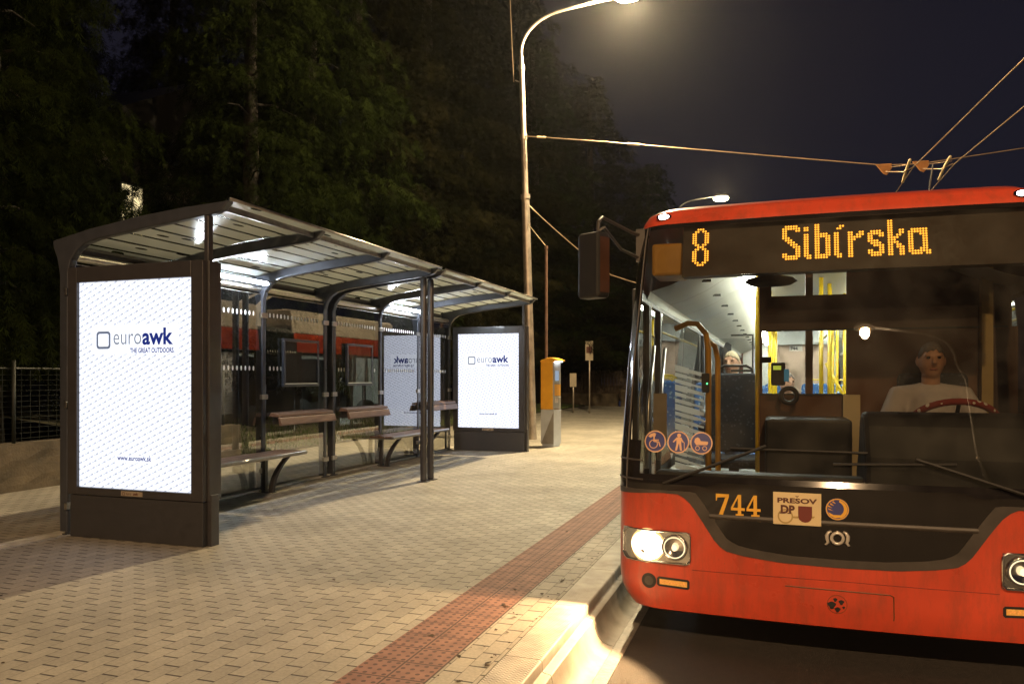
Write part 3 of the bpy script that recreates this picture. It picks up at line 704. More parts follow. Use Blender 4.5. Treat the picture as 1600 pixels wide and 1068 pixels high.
def shelter(label, y0, front_ribs, front_post_z, tube_bay, rails, frames):
    """three-bay module, back posts at y0 + k * SP"""
    t = thing('bus_shelter', label, 'bus shelter', (0, 0, 0), 0, None)
    ys = [y0 + k * SP for k in range(4)]
    for yy in ys: rib(t, yy)
    for yy, z0 in front_ribs:
        b = MB()
        if z0 <= 0: b.box(-4.489, -4.403, yy - .040, yy + .040, 0, 2.728)
        else: b.box(-4.475, -4.43, yy - .03, yy + .03, z0, 2.728)
        p = b.build('front_post', M['anth'], t, bevel=.030 if z0 <= 0 else .006)
        if z0 <= 0: MB().box(-4.52, -4.372, yy - .06, yy + .06, 0, .010).build('foot_plate', M['anth'], p)
    # roof: one curved sheet per bay
    for k in range(3):
        a, c = ys[k] + .006, ys[k + 1] - .006
        s = MB(); s.grid([0], [0], lambda u, v: (0, 0, 0)); s = MB()
        n = len(TOP); s.grid([a, c], list(range(n)), lambda u, v: (TOP[v][0], u, TOP[v][1] + .004))
        s.build('roof_panel', M['roof'], t, smooth=True)
    # rails along the roof
    r = MB(); y1, y2 = ys[0] - .04, ys[3] + .04
    r.tube([(-4.205, y1, 2.842), (-4.205, y2, 2.842)], .014, 8); r.build('roof_edge_rail', M['alu'], t, smooth=True)
    r = MB()
    for k in range(3): r.box(-4.335, -4.315, ys[k] + .04, ys[k + 1] - .04, 2.765, 2.82)
    r.build('front_rail', M['alu'], t, bevel=.004)
    r = MB()
    for k in range(3): r.tube([(-5.99, ys[k] + .036, 2.47), (-5.99, ys[k + 1] - .036, 2.47)], .038, 12, False)
    r.build('back_rail', M['alu'], t, smooth=True)
    r = MB()
    for k in range(3): r.box(-6.15, -6.10, ys[k] + .04, ys[k + 1] - .04, 2.53, 2.60)
    r.build('rain_gutter', M['anth'], t)
    # back glass with its printed rows of dots
    for k in range(3):
        gl = MB().grid([ys[k] + .055, ys[k + 1] - .055], [.06, 2.40], lambda u, v: (-5.955, u, v)).build('back_glass', M['glass'], t)
        d = MB(); nn = int((SP - .22) / .075)
        for z in (2.16, 1.50):
            for i in range(nn):
                yc = ys[k] + .12 + i * .075
                d.poly([(-5.951, yc + .016 * math.cos(q * .785), z + .030 * math.sin(q * .785)) for q in range(8)])
        d.build('dot_print', M['dots'], gl)
        e = MB().box(-5.962, -5.948, ys[k] + .055, ys[k + 1] - .055, 2.400, 2.407); e.build('glass_edge', M['alu'], gl)
    # light tube
    a = ys[tube_bay]
    hb = MB().box(-5.825, -5.775, a + .06, a + SP - .06, 2.535, 2.550).build('light_fitting', M['anth'], t)
    MB().tube([(-5.80, a + .10, 2.515), (-5.80, a + SP - .14, 2.515)], .020, 10).build('light_tube', M['tube'], hb, smooth=True)
    for a, c in rails:
        w = MB()
        def place(u, v, d): return (u, d, v)
        w.prism([(-5.93, .905), (-5.90, .955), (-5.79, .935), (-5.785, .90)], place, a, c)
        w.prism([(-5.80, .895), (-5.765, .89), (-5.735, .80), (-5.775, .79)], place, a, c)
        lr = w.build('leaning_rail', M['wood'], t, bevel=.006)
        for yy in (a + .12, c - .12): MB().prism([(-5.95, .93), (-5.80, .90), (-5.78, .82), (-5.95, .80)], place, yy - .012, yy + .012).build('rail_bracket', M['anth'], lr)
    for a, c, mt in frames:
        f = MB(); z0, z1, w = 1.27, 1.885, .035
        f.box(-5.945, -5.905, a, c, z0, z0 + w).box(-5.945, -5.905, a, c, z1 - w, z1).box(-5.945, -5.905, a, a + w, z0 + w, z1 - w).box(-5.945, -5.905, c - w, c, z0 + w, z1 - w)
        fr = f.build('timetable_frame', M['steelblue'], t, bevel=.006)
        MB().box(-5.944, -5.935, a + w, c - w, z0 + w, z1 - w).build('timetable_board', mt, fr)
        MB().grid([a + w, c - w], [z0 + w, z1 - w], lambda u, v: (-5.912, u, v)).build('cover_glass', M['glass'], fr)
        MB().box(-5.925, -5.909, a + w, c - w, z0 + w, z0 + w + .008).build('bottom_edge', M['dots'], fr)
    return t
board = pbr('empty_board', (.055, .045, .048), .6, var=.2)
board2 = pbr('grey_board', (.10, .10, .095), .6, var=.5, vscale=9)
Y3 = YA + 3 * SP; Y4 = Y3 + GAP; Y7 = Y4 + 3 * SP
shelter('near bus shelter with the large lit advertising box at its near end', YA, [(YA, 2.30), (Y3, 0)], None, 1, [(8.05, 9.30)], [(8.33, 9.13, board)])
shelter('far bus shelter, behind the paired front posts, ending at the far advertising box', Y4, [(Y4, 0), (Y7, 2.30)], None, 1, [(9.66, 10.88), (12.40, 13.60)], [(9.86, 10.62, board2)])

def bench(label, ya, yb, legs):
    t = thing('bench', label, 'bench', (0, 0, 0), 0, 'benches in the shelters')
    s = MB()
    for x0 in (-5.90, -5.77, -5.64): s.box(x0, x0 + .122, ya, yb, .462, .488)
    s.build('seat', M['wood'], t, bevel=.008)
    e = MB(); e.tube([(-5.505, ya, .468), (-5.505, yb, .468)], .021, 12)
    e.box(-5.92, -5.515, ya, yb, .440, .459); e.build('seat_frame', M['alu'], t, smooth='auto')
    for yy in legs:
        l = MB(); l.box(-5.88, -5.835, yy - .03, yy + .03, 0, .44)
        l.build('leg', M['anth'], t, bevel=.006)
        l = MB(); n = 8; P = [(-5.76 + .22 * (i / n) ** 2.0, .44 * i / n) for i in range(n + 1)]
        l.prism([(x - .028, z) for x, z in P] + [(x + .028, z) for x, z in P[::-1]], lambda u, v, d: (u, d, v), yy - .03, yy + .03)
        l.build('leg', M['anth'], t, bevel=.005)
        MB().box(-5.90, -5.72, yy - .04, yy + .04, 0, .008).build('foot_plate', M['anth'], t)
    return t
bench('near slatted bench beside the large advertising box', 6.15, 8.22, (6.6, 7.88))
bench('far slatted bench behind the paired front posts', 10.50, 12.60, (10.80, 12.25))

# ------------------------------------------------------------------ advertising light boxes
def ad_box(label, yf):
    t = thing('advertising_box', label, 'light box', (-5.872, yf, 0), 0, 'illuminated advertising boxes')
    Wd = 1.449
    b = MB(); b.box(.015, Wd - .01, .012, .120, 0, .365); b.build('plinth', M['anthtex'], t, bevel=.004)
    MB().box(Wd - .006, Wd + .035, .06, .155, 0, .42).build('side_post', M['anth'], t, bevel=.004)
    z0, z1 = .372, 2.349; sx0, sx1, sz0, sz1 = .100, 1.329, .437, 2.215
    b = MB()
    b.box(0, Wd + .02, .055, .20, z0, z1)
    o = b.build('case', M['anth'], t, bevel=.006)
    d = MB()
    d.box(0, sx0, 0, .052, z0, z1).box(sx1, Wd, 0, .052, z0, z1).box(sx0, sx1, 0, .052, z0, sz0).box(sx0, sx1, 0, .052, sz1, z1)
    d.build('door_frame', M['anth'], t, bevel=.004)
    scn = MB().grid([sx0 + .001, sx1 - .001], [sz0 + .001, sz1 - .001], lambda u, v: (u, .030, v)).build('poster', M['poster'], t)
    # print on the poster
    w, h = sx1 - sx0, sz1 - sz0
    X = lambda px: sx0 + (px - 128.1) / 177.3 * w         # poster layout grid
    Z = lambda q: sz0 + q * h
    zl = Z(.735)
    c = MB().poly([(X(150), .028, Z(.66)), (X(284), .028, Z(.66)), (X(284), .028, Z(.785)), (X(150), .028, Z(.785))])
    p = MB(); p.poly([(X(150), .028, Z(.648)), (X(284), .028, Z(.648)), (X(284), .028, Z(.788)), (X(150), .028, Z(.788))])
    p.poly([(X(186), .028, Z(.128)), (X(248), .028, Z(.128)), (X(248), .028, Z(.162)), (X(186), .028, Z(.162))])
    p.build('clear_field', M['poster_clear'], scn)
    q = MB()
    def rr(cx, cz, a, c_, r, n=6):
        out = []
        for (ox, oz, s0) in ((a - r, c_ - r, 0), (-a + r, c_ - r, 1), (-a + r, -c_ + r, 2), (a - r, -c_ + r, 3)):
            for i in range(n + 1):
                an = (s0 + i / n) * math.pi / 2; out.append((cx + ox + r * math.cos(an), cz + oz + r * math.sin(an)))
        return out
    cx, cz = X(168), Z(.716); A = rr(cx, cz, .078, .076, .03); B = rr(cx, cz, .058, .055, .016)
    for i in range(len(A)):
        j = (i + 1) % len(A); q.poly([(A[i][0], .026, A[i][1]), (A[j][0], .026, A[j][1]), (B[j][0], .026, B[j][1]), (B[i][0], .026, B[i][1])])
    q.build('logo_frame', M['ink_frame'], scn)
    q = MB(); text_mb(q, 'euro', .200, lambda u, v: (X(184) + u, .026, Z(.694) + v), bold=-.001, width=.302); q.build('logo_text', M['ink_grey'], scn)
    q = MB(); text_mb(q, 'awk', .192, lambda u, v: (X(229) + u, .026, Z(.694) + v), bold=.006, width=.325)
    text_mb(q, 'THE GREAT OUTDOORS.', .058, lambda u, v: (X(210) + u, .026, Z(.653) + v), bold=.0016, width=.470)
    text_mb(q, 'www.euroawk.sk', .062, lambda u, v: (X(190) + u, .026, Z(.138) + v), bold=.0014, width=.368); q.build('logo_text', M['ink_navy'], scn)
    MB().grid([sx0, sx1], [sz0, sz1], lambda u, v: (u, .008, v)).build('cover_glass', M['clear'], t)
    n = MB().box(.60, .83, -.004, 0, .385, .425).build('name_plate', pbr('bronze_plate', (.50, .42, .32), .4, metal=.6), t)
    q = MB(); text_mb(q, 'euro', .036, lambda u, v: (.655 + u, -.0055, .394 + v), xs=.8); text_mb(q, 'awk', .036, lambda u, v: (.735 + u, -.0055, .394 + v), bold=.0012, xs=.8)
    A = rr(.63, .404, .014, .013, .004, 2); B = rr(.63, .404, .010, .009, .003, 2)
    for i in range(len(A)):
        j = (i + 1) % len(A); q.poly([(A[i][0], -.0055, A[i][1]), (A[j][0], -.0055, A[j][1]), (B[j][0], -.0055, B[j][1]), (B[i][0], -.0055, B[i][1])])
    q.build('plate_text', M['brownink'], n)
    return t
ad_box('large near advertising light box with the big readable logo, at the near shelter end', 5.140)
ad_box('small-looking far advertising light box beside the lamp pole', 13.66)

# ------------------------------------------------------------------ ticket machine
tm = thing('ticket_machine', 'yellow ticket machine on a grey steel foot beyond the far light box', 'ticket machine', (-4.30, 15.0, 0), R(-12))
w2, dp = .15, .155
b = MB(); b.box(-w2, w2, -dp, dp, .05, .745); b.box(-w2 + .02, w2 - .02, -dp + .02, dp - .02, 0, .05)
b.build('foot', M['steelgrey'], tm, bevel=.006)
b = MB(); b.box(-w2, w2 - .03, -dp, dp, .750, 1.70); b.build('cabinet', M['yellow'], tm, bevel=.006)
b = MB(); b.prism([(-.158, 1.70), (-.158, 1.725), (.01, 1.785), (.09, 1.785), (.24, 1.735), (.24, 1.715), (.12, 1.70)], lambda u, v, d: (u, d, v), -dp - .01, dp + .01); b.build('canopy', M['yellow'], tm, bevel=.006)
fp = MB(); fp.box(w2 - .03, w2 - .005, -dp + .01, dp - .01, .76, 1.69).build('front_panel', M['panelgrey'], tm)
MB().box(w2 - .004, w2 + .003, -.10, .06, 1.32, 1.52).build('screen', M['display'], tm)
MB().box(w2 - .004, w2 + .02, -.11, .11, .985, 1.0).box(w2 - .004, w2 + .006, -.10, .02, .88, .975).build('ticket_tray', M['white'], tm)
MB().box(w2 - .004, w2 + .006, -.12, .12, 1.02, 1.25).build('keypad_panel', M['yellow'], tm)
MB().box(.13, .21, -.11, .11, 1.698, 1.706).build('canopy_light', M['machlight'], tm)
gm = MB(); gm.poly([(-w2 + .01, -dp - .0015, .06), (w2 - .01, -dp - .0015, .06), (w2 - .01, -dp - .0015, .70)]); gm.build('foot_facet', pbr('matt_steel', (.30, .28, .26), .55, metal=.6), tm)

# ------------------------------------------------------------------ people
def ellipsoid(b, c, r, n=14, m=20):
    return b.grid([math.pi * i / n for i in range(n + 1)], [2 * math.pi * j / m for j in range(m + 1)],
        lambda u, v: (c[0] + r[0] * math.sin(u) * math.cos(v), c[1] + r[1] * math.sin(u) * math.sin(v), c[2] + r[2] * math.cos(u)))
def remesh(o, vox, sm=6):
    r = o.modifiers.new('remesh', 'REMESH'); r.mode = 'VOXEL'; r.voxel_size = vox; r.use_smooth_shade = True
    s = o.modifiers.new('smooth', 'SMOOTH'); s.iterations = sm; s.factor = .5
def person(label, loc, rz, shirt, hairm, wrist, elbow, parent=None):
    t = thing('person', label, 'person', loc, rz)
    b = MB()
    hc = (0, -.035, .665)
    b.tube([(0, 0, -.02), (0, -.01, .15), (0, 0, .30), (0, 0, .43)], [.13, .125, .145, .12], 14)
    b.tube([(0, .005, .42), (0, -.01, .50), (0, -.02, .58)], [.075, .058, .056], 12)
    ellipsoid(b, hc, (.078, .098, .118)); ellipsoid(b, (0, -.055, .60), (.055, .060, .055))
    b.tube([(0, -.128, .685), (0, -.150, .648), (0, -.130, .635)], [.010, .017, .012], 8)      # nose
    for s in (-1, 1):
        ellipsoid(b, (s * .080, -.02, .660), (.012, .022, .033), 8, 10)
        ellipsoid(b, (s * .032, -.118, .700), (.026, .014, .008), 6, 10)
        S = (s * .185, 0, .425); E = (s * elbow[0], elbow[1], elbow[2]); Wp = (s * wrist[0], wrist[1], wrist[2])
        b.tube([(s * .06, 0, .42), S], [.08, .065], 12)
        mid = [lerp(S[i], E[i], .5) for i in range(3)]
        b.tube([S, mid, E], [.062, .054, .042], 12); fm = [lerp(E[i], Wp[i], .4) for i in range(3)]
        b.tube([E, fm, Wp], [.042, .043, .028], 12)
        d = (Vector(Wp) - Vector(E)).normalized(); side = Vector((-s, 0, 0)); side = (side - d * side.dot(d)).normalized(); dn = d.cross(side) * (1 if s > 0 else -1)
        if dn.z > 0: dn = -dn
        P0 = Vector(Wp); pc = P0 + d * .045
        ellipsoid(b, tuple(pc), (.036, .046, .020), 8, 12)
        for k, (o_, L_) in enumerate(((-.030, .060), (-.010, .072), (.010, .068), (.029, .052))):
            q0 = P0 + d * .075 + side * o_; q1 = q0 + d * L_ * .5 + dn * .006; q2 = q1 + d * L_ * .25 + dn * L_ * .38; q3 = q2 - d * .006 + dn * L_ * .34
            b.tube([q0, q1, q2, q3], [.0095, .009, .008, .007], 7)
        q0 = P0 + d * .025 + side * .030; b.tube([q0, q0 + d * .025 + side * .022 + dn * .01, q0 + d * .05 + side * .018 + dn * .028], [.011, .010, .008], 7)
        H_ = (s * .09, 0, .0); K = (s * .13, -.44, .04); A_ = (s * .12, -.42, -.38)
        b.tube([H_, (s * .11, -.22, .03), K], [.085, .08, .058], 12); b.tube([K, (s * .125, -.42, -.15), A_], [.055, .055, .036], 12)
        b.tube([(s * .12, -.38, -.42), (s * .12, -.50, -.42), (s * .125, -.60, -.43)], [.036, .036, .028], 10)
    o = b.build('body', M['skin'], t); remesh(o, .0085, 3)
    g_ = MB()
    g_.tube([(0, 0, -.03), (0, -.015, .15), (0, -.005, .30), (0, 0, .42), (0, 0, .475)], [.155, .150, .168, .145, .085], 18)
    for s in (-1, 1):
        S = (s * .185, 0, .425); E = (s * elbow[0], elbow[1], elbow[2]); e = [lerp(S[i], E[i], .72) for i in range(3)]
        g_.tube([(s * .05, 0, .425), S, e], [.095, .083, .070], 14)
        if shirt is not M['shirt']:
            Wp = (s * wrist[0], wrist[1], wrist[2]); g_.tube([e, E, [lerp(E[i], Wp[i], .9) for i in range(3)]], [.070, .056, .042], 12)
    g_.tube([(0, -.01, .46), (0, -.02, .515)], [.085, .072], 14)
    o = g_.build('shirt', shirt, t); remesh(o, .011, 3)
    g_ = MB()
    g_.tube([(0, 0, -.10), (0, 0, .03)], [.15, .155], 16)
    for s in (-1, 1):
        g_.tube([(s * .09, 0, -.01), (s * .11, -.22, .03), (s * .13, -.44, .04), (s * .125, -.42, -.36)], [.10, .095, .072, .060], 12)
    o = g_.build('trousers', M['trousers'], t); remesh(o, .013, 3)
    hb2 = MB()
    def hp(w_, v):
        u = (lerp(1.0, 2.05, .5 + .5 * math.sin(v)) + .07 * math.sin(v * 11) + .05 * math.sin(v * 17 + 1)) * w_; r = 1.045 + .02 * w_ * (1 - w_) + .010 * math.sin(v * 9 + w_ * 14)
        return (hc[0] + .078 * r * math.sin(u) * math.cos(v), hc[1] + .098 * r * math.sin(u) * math.sin(v), hc[2] + .118 * r * math.cos(u))
    hb2.grid(frange(0, 1, 8), frange(0, 2 * math.pi, 24), hp)
    h_ = hb2.build('hair', hairm, t, smooth=True); so = h_.modifiers.new('thick', 'SOLIDIFY'); so.thickness = .004
    ey = MB()
    for s in (-1, 1): ellipsoid(ey, (s * .030, -.126, .683), (.012, .008, .008), 6, 8)
    ey.build('eyes', M['eye'], t, smooth=True)
    li = MB(); ellipsoid(li, (0, -.118, .607), (.024, .008, .007), 6, 10); li.build('mouth', M['lips'], t, smooth=True)
    return t

# ------------------------------------------------------------------ trolleybus
XC, YB0, ZR = .325, 4.70, -.222
bus = thing('trolleybus', 'red trolleybus stopped at the kerb with lit destination display and headlights on', 'bus', (XC, YB0, ZR))
def bpart(mb, name, mats, parent=None, **k):
    """bus parts are modelled with z = 0 at pavement level"""
    p = parent or bus
    o = mb.build(name, mats, p, **k)
    if p is bus: o.location.z = -ZR
    return o
PZ = [-.2, 0.0, .1, .75, .9, 1.5, 2.25, 2.42, 2.50, 2.535, 2.552]; PY = [.06, .01, 0, 0, .03, .20, .40, .45, .50, .58, .75]
HZ = [-.02, .02, .08, .16, .9, 1.5, 2.25, 2.38, 2.45, 2.50, 2.535, 2.552]; HW = [1.20, 1.235, 1.262, 1.275, 1.275, 1.262, 1.222, 1.21, 1.195, 1.165, 1.115, 1.05]
def F(x, z):
    ax = abs(x); e = .06 * (ax / 1.275) ** 2
    if ax > 1.05: e += .2 * (1 - math.sqrt(max(0, 1 - ((ax - 1.05) / .225) ** 2)))
    return interp(z, PZ, PY) + e
def hw(z): return interp(z, HZ, HW) / 1.275
def S(u, z, off=0.0): return (u * hw(z), F(u, z) - off, z)           # u: nominal x
def P3(x, z, off=.004): return (x, F(x, z) - off, z)
US = sorted(set([round(-1.275 + 2.55 * i / 72, 4) for i in range(73)] + [s * v for s in (-1, 1) for v in (1.2745, 1.27, 1.262, 1.25, 1.235, 1.215, 1.19, 1.16, 1.13, 1.09)]))
BX = [0, .3, .5, .60, .655, .695, .74, .787, .83, .88, 1.0, 1.275]; BZ = [.320, .325, .345, .365, .40, .46, .53, .60, .655, .685, .69, .667]
def Bz(x): return interp(abs(x), BX, BZ)
def Tz(x): return min(Bz(abs(x) + .05) + .045, .705)
def strip(lo, hi, n, us=US, off=0.0, zs=None):
    b = MB()
    b.grid(us, list(range(n + 1)), lambda u, k: S(u, lerp(lo(u) if callable(lo) else lo, hi(u) if callable(hi) else hi, k / n), off)); return b
fr = strip(-.02, Bz, 12)
fr.grid(US, list(range(5)), lambda u, k: (u * hw(-.02) * (1 - .0 * k), F(u, 0) + k * .05, -.02 - .02 * min(1, k)))
rc = MB(); rc.grid(US, list(range(9)), lambda u, k: S(u, lerp(2.405, 2.552, k / 8)))
n = len(US)
body = bpart(fr, 'front_body', M['red'], smooth='auto'); bpart(rc, 'roof_front', M['red'], smooth='auto')
bpart(strip(Bz, Tz, 3, off=.004), 'panel_trim', M['trim'], smooth='auto')
bpart(strip(Tz, .765, 5, off=.001), 'front_panel', M['blackgloss'], smooth='auto')
rg = MB(); xs_ = frange(-.70, .70, 24); rg.grid(xs_, [0, 1, 2, 3], lambda x, k: (x, F(x, .56) - (.002, .010, .010, .002)[k], .552 + .010 * k)); bpart(rg, 'panel_ridge', M['trim'], smooth=True)
ws = [u for u in US if abs(u) <= 1.2]
bpart(strip(.766, 2.404, 26, ws), 'windscreen', M['screen'], smooth=True)
fz = MB()
for a_, b_ in ((.766, .80), (2.375, 2.404)): fz.grid(ws, [a_, b_], lambda u, z: S(u, z, .0025))
for s in (-1, 1):
    pu = [s * v for v in (1.195, 1.215, 1.235, 1.25, 1.262, 1.27, 1.275)]
    fz.grid(pu, frange(.766, 2.404, 26), lambda u, z: S(u, z, .001))
    fz.grid([s * 1.12, s * 1.16, s * 1.2], frange(.80, 1.0, 4), lambda u, z: S(u, z, .003))
bpart(fz, 'screen_surround', M['blackgloss'], smooth='auto')
for s in (-1, 1): bpart(MB().tube([S(s * 1.21, z, .004) for z in frange(.70, 2.40, 20)], .006, 5), 'pillar_seal', M['trim'])   # rubber seams round the corner pillar
for z in (.765, .88): bpart(MB().tube([S(-u, z, .003) for u in (1.275, 1.268, 1.25, 1.215, 1.16, 1.1)], .006, 5), 'pillar_seal', M['trim'])

# sides, roof, rear
def side_x(z): return 1.275 * hw(z)
LEN = 18.0; BEL0, BEL1 = 9.9, 11.2
ZL = [-.02, .08, .16, .60]
def side_grid(b, s, y0, y1, zs):
    b.grid([y0, y1], zs, lambda y, z: (s * side_x(z), max(y, F(1.275, z)) if y < .9 else y, z))
sb = MB(); sk = MB()
doors = [(.62, 1.78), (5.2, 6.5), (9.0, 9.0), (13.2, 14.5)]
wins = {-1: [(1.95, 3.5), (3.6, 5.1), (6.6, 8.1), (8.2, 9.7), (11.4, 13.1), (14.6, 16.1), (16.2, 17.6)], 1: [(.75, 1.7), (1.95, 3.5), (3.6, 5.1), (5.2, 6.5), (6.6, 8.1), (8.2, 9.7), (11.4, 13.1), (13.2, 14.5), (14.6, 16.1), (16.2, 17.6)]}
for s in (-1, 1):
    ds = [d for d in doors if d[1] > d[0]] if s < 0 else []
    cuts = [0.0] + [q for d in ds for q in d] + [BEL0]
    y = 0.0
    segs = []
    edges = sorted(set([0.0, BEL0, BEL1, LEN] + [q for d in ds for q in d]))
    for a_, b_ in zip(edges[:-1], edges[1:]):
        if (a_, b_) == (BEL0, BEL1) or (a_, b_) in ds: continue
        side_grid(sk, s, a_, b_, [-.02, .04, .10, .16, .40, .62])
    for a_, b_ in ((0, BEL0), (BEL1, LEN)):
        side_grid(sb, s, a_, b_, [2.0, 2.12, 2.25, 2.38, 2.45, 2.50, 2.535, 2.552])
        sb.grid([max(a_, .75), b_], [0, 1], lambda y, k: (s * lerp(side_x(2.552), 0, k), y, 2.552 + .01 * k))
sb.grid([-1.275, 1.275], [-.02, 2.5], lambda x, z: (x, LEN, z))
bpart(sb, 'side_body', pbr('side_red_darkened', (.20, .024, .010), .35, var=.15, vscale=2, coat=.3), smooth='auto'); bpart(sk, 'side_skirt', M['blackmat'], smooth='auto')  # bus red darkened in the colour to dim the side's mirrored image
pl = MB()
for s in (-1, 1):
    ys_ = [.62 if s > 0 else .34] ; seq = sorted([w for w in wins[s]] + (doors[:2] + doors[3:] if s < 0 else []))
    prev = .30
    for a_, b_ in seq:
        if a_ > prev: pl.grid([prev, a_], frange(.62, 2.0, 8), lambda y, z: (s * (side_x(z) - .001), max(y, F(1.275, z)), z))
        prev = b_
        if a_ < BEL0 < prev + .3: prev = max(prev, BEL0); pl.grid([b_, BEL0], frange(.62, 2.0, 8), lambda y, z: (s * side_x(z), y, z)); prev = BEL1
    pl.grid([prev, LEN], frange(.62, 2.0, 8), lambda y, z: (s * side_x(z), y, z))
bpart(pl, 'window_pillars', M['blackgloss'], smooth='auto')
for s in (-1, 1):
    for a_, b_ in wins[s]:
        bpart(MB().grid([a_, b_], frange(.62, 2.0, 6), lambda y, z: (s * (side_x(z) - .004), y, z)), 'side_window', M['sideglass'], smooth=True)
for a_, b_ in (doors[0], doors[1], doors[3]):
    m_ = (a_ + b_) / 2
    for p, q in ((a_, m_ - .01), (m_ + .01, b_)):
        f = MB()
        for (y0, y1, z0, z1) in ((p, p + .05, .0, 2.0), (q - .05, q, .0, 2.0), (p + .05, q - .05, .0, .08), (p + .05, q - .05, 1.93, 2.0)):
            f.box(-side_x(1.0) + .006, -side_x(1.0) + .045, y0, y1, z0, z1)
        d_ = bpart(f, 'door', M['blackmat'], bevel=.006)
        MB().grid([p + .05, q - .05], [.08, 1.93], lambda y, z: (-side_x(1.0) + .02, y, z)).build('door_glass', M['sideglass'], d_)
        MB().tube([(-side_x(1) + .09, p + .12, .75), (-side_x(1) + .10, p + .12, 1.2), (-side_x(1) + .09, q - .12, 1.62)], .014, 8).build('handle', M['alu'], d_, smooth=True)
# bellows
be = MB()
for i in range(14):
    y0 = BEL0 + (BEL1 - BEL0) * i / 14; y1 = BEL0 + (BEL1 - BEL0) * (i + 1) / 14; ym = (y0 + y1) / 2
    ring = lambda k: [(-k, .0), (-k, 2.45), (-k + .12, 2.56), (k - .12, 2.56), (k, 2.45), (k, .0)]
    A, B_, C_ = ring(1.24), ring(1.16), ring(1.24)
    for (R0, ya_, R1, yb_) in ((A, y0, B_, ym), (B_, ym, C_, y1)):
        for j in range(5): be.poly([(R0[j][0], ya_, R0[j][1]), (R0[j + 1][0], ya_, R0[j + 1][1]), (R1[j + 1][0], yb_, R1[j + 1][1]), (R1[j][0], yb_, R1[j][1])])
bpart(be, 'bellows', M['rubber'])
# roof fairing, pale, set back from the front
rf = MB()
for a_, b_ in ((5.2, BEL0), (BEL1, 16.4)):
    rf.prism([(-1.20, 2.46), (-1.17, 2.96), (-1.10, 3.04), (1.10, 3.04), (1.17, 2.96), (1.20, 2.46)], lambda u, v, d: (u, d, v), a_, b_)
bpart(rf, 'roof_fairing', M['fairing'], bevel=.02)
for s in (-.32, .32):
    tpz = MB(); tpz.tube([(s, 10.9, 3.0), (s, 11.2, 3.25), (s + .6, 17.0, 5.5)], [.05, .035, .025], 8); tpz.box(s - .10, s + .10, 10.7, 11.1, 2.56, 3.12)
    bpart(tpz, 'trolley_pole', M['white'])
# wheels
def wheel(x, y):
    s = -1 if x < 0 else 1
    mt = Matrix.Translation((x, y, ZR + .485)) @ Matrix.Rotation(R(90) * s, 4, 'Y')
    w_ = MB(); w_.lathe([(.26, -.13), (.44, -.135), (.483, -.09), (.483, .09), (.44, .135), (.30, .13), (.27, .10)], mt, 32)
    o = bpart(w_, 'wheel', M['rubber'], smooth='auto')
    r_ = MB(); r_.lathe([(.27, .10), (.24, .06), (.12, .03), (.11, .10), (.02, .11)], mt, 24); r_.build('rim', M['galv'], o, smooth='auto')
for y in (2.75, 8.3, 14.9):
    for x in (-1.10, 1.10): wheel(x, y)
# underside, so the road below stays dark
bpart(MB().box(-1.15, 1.15, .25, LEN - .1, -.035, .0), 'chassis', M['blackmat'])
an = MB().tube([(.62, 1.0, 2.55), (.66, 1.05, 2.80)], .006, 5); bpart(an, 'aerial', M['blackmat'])

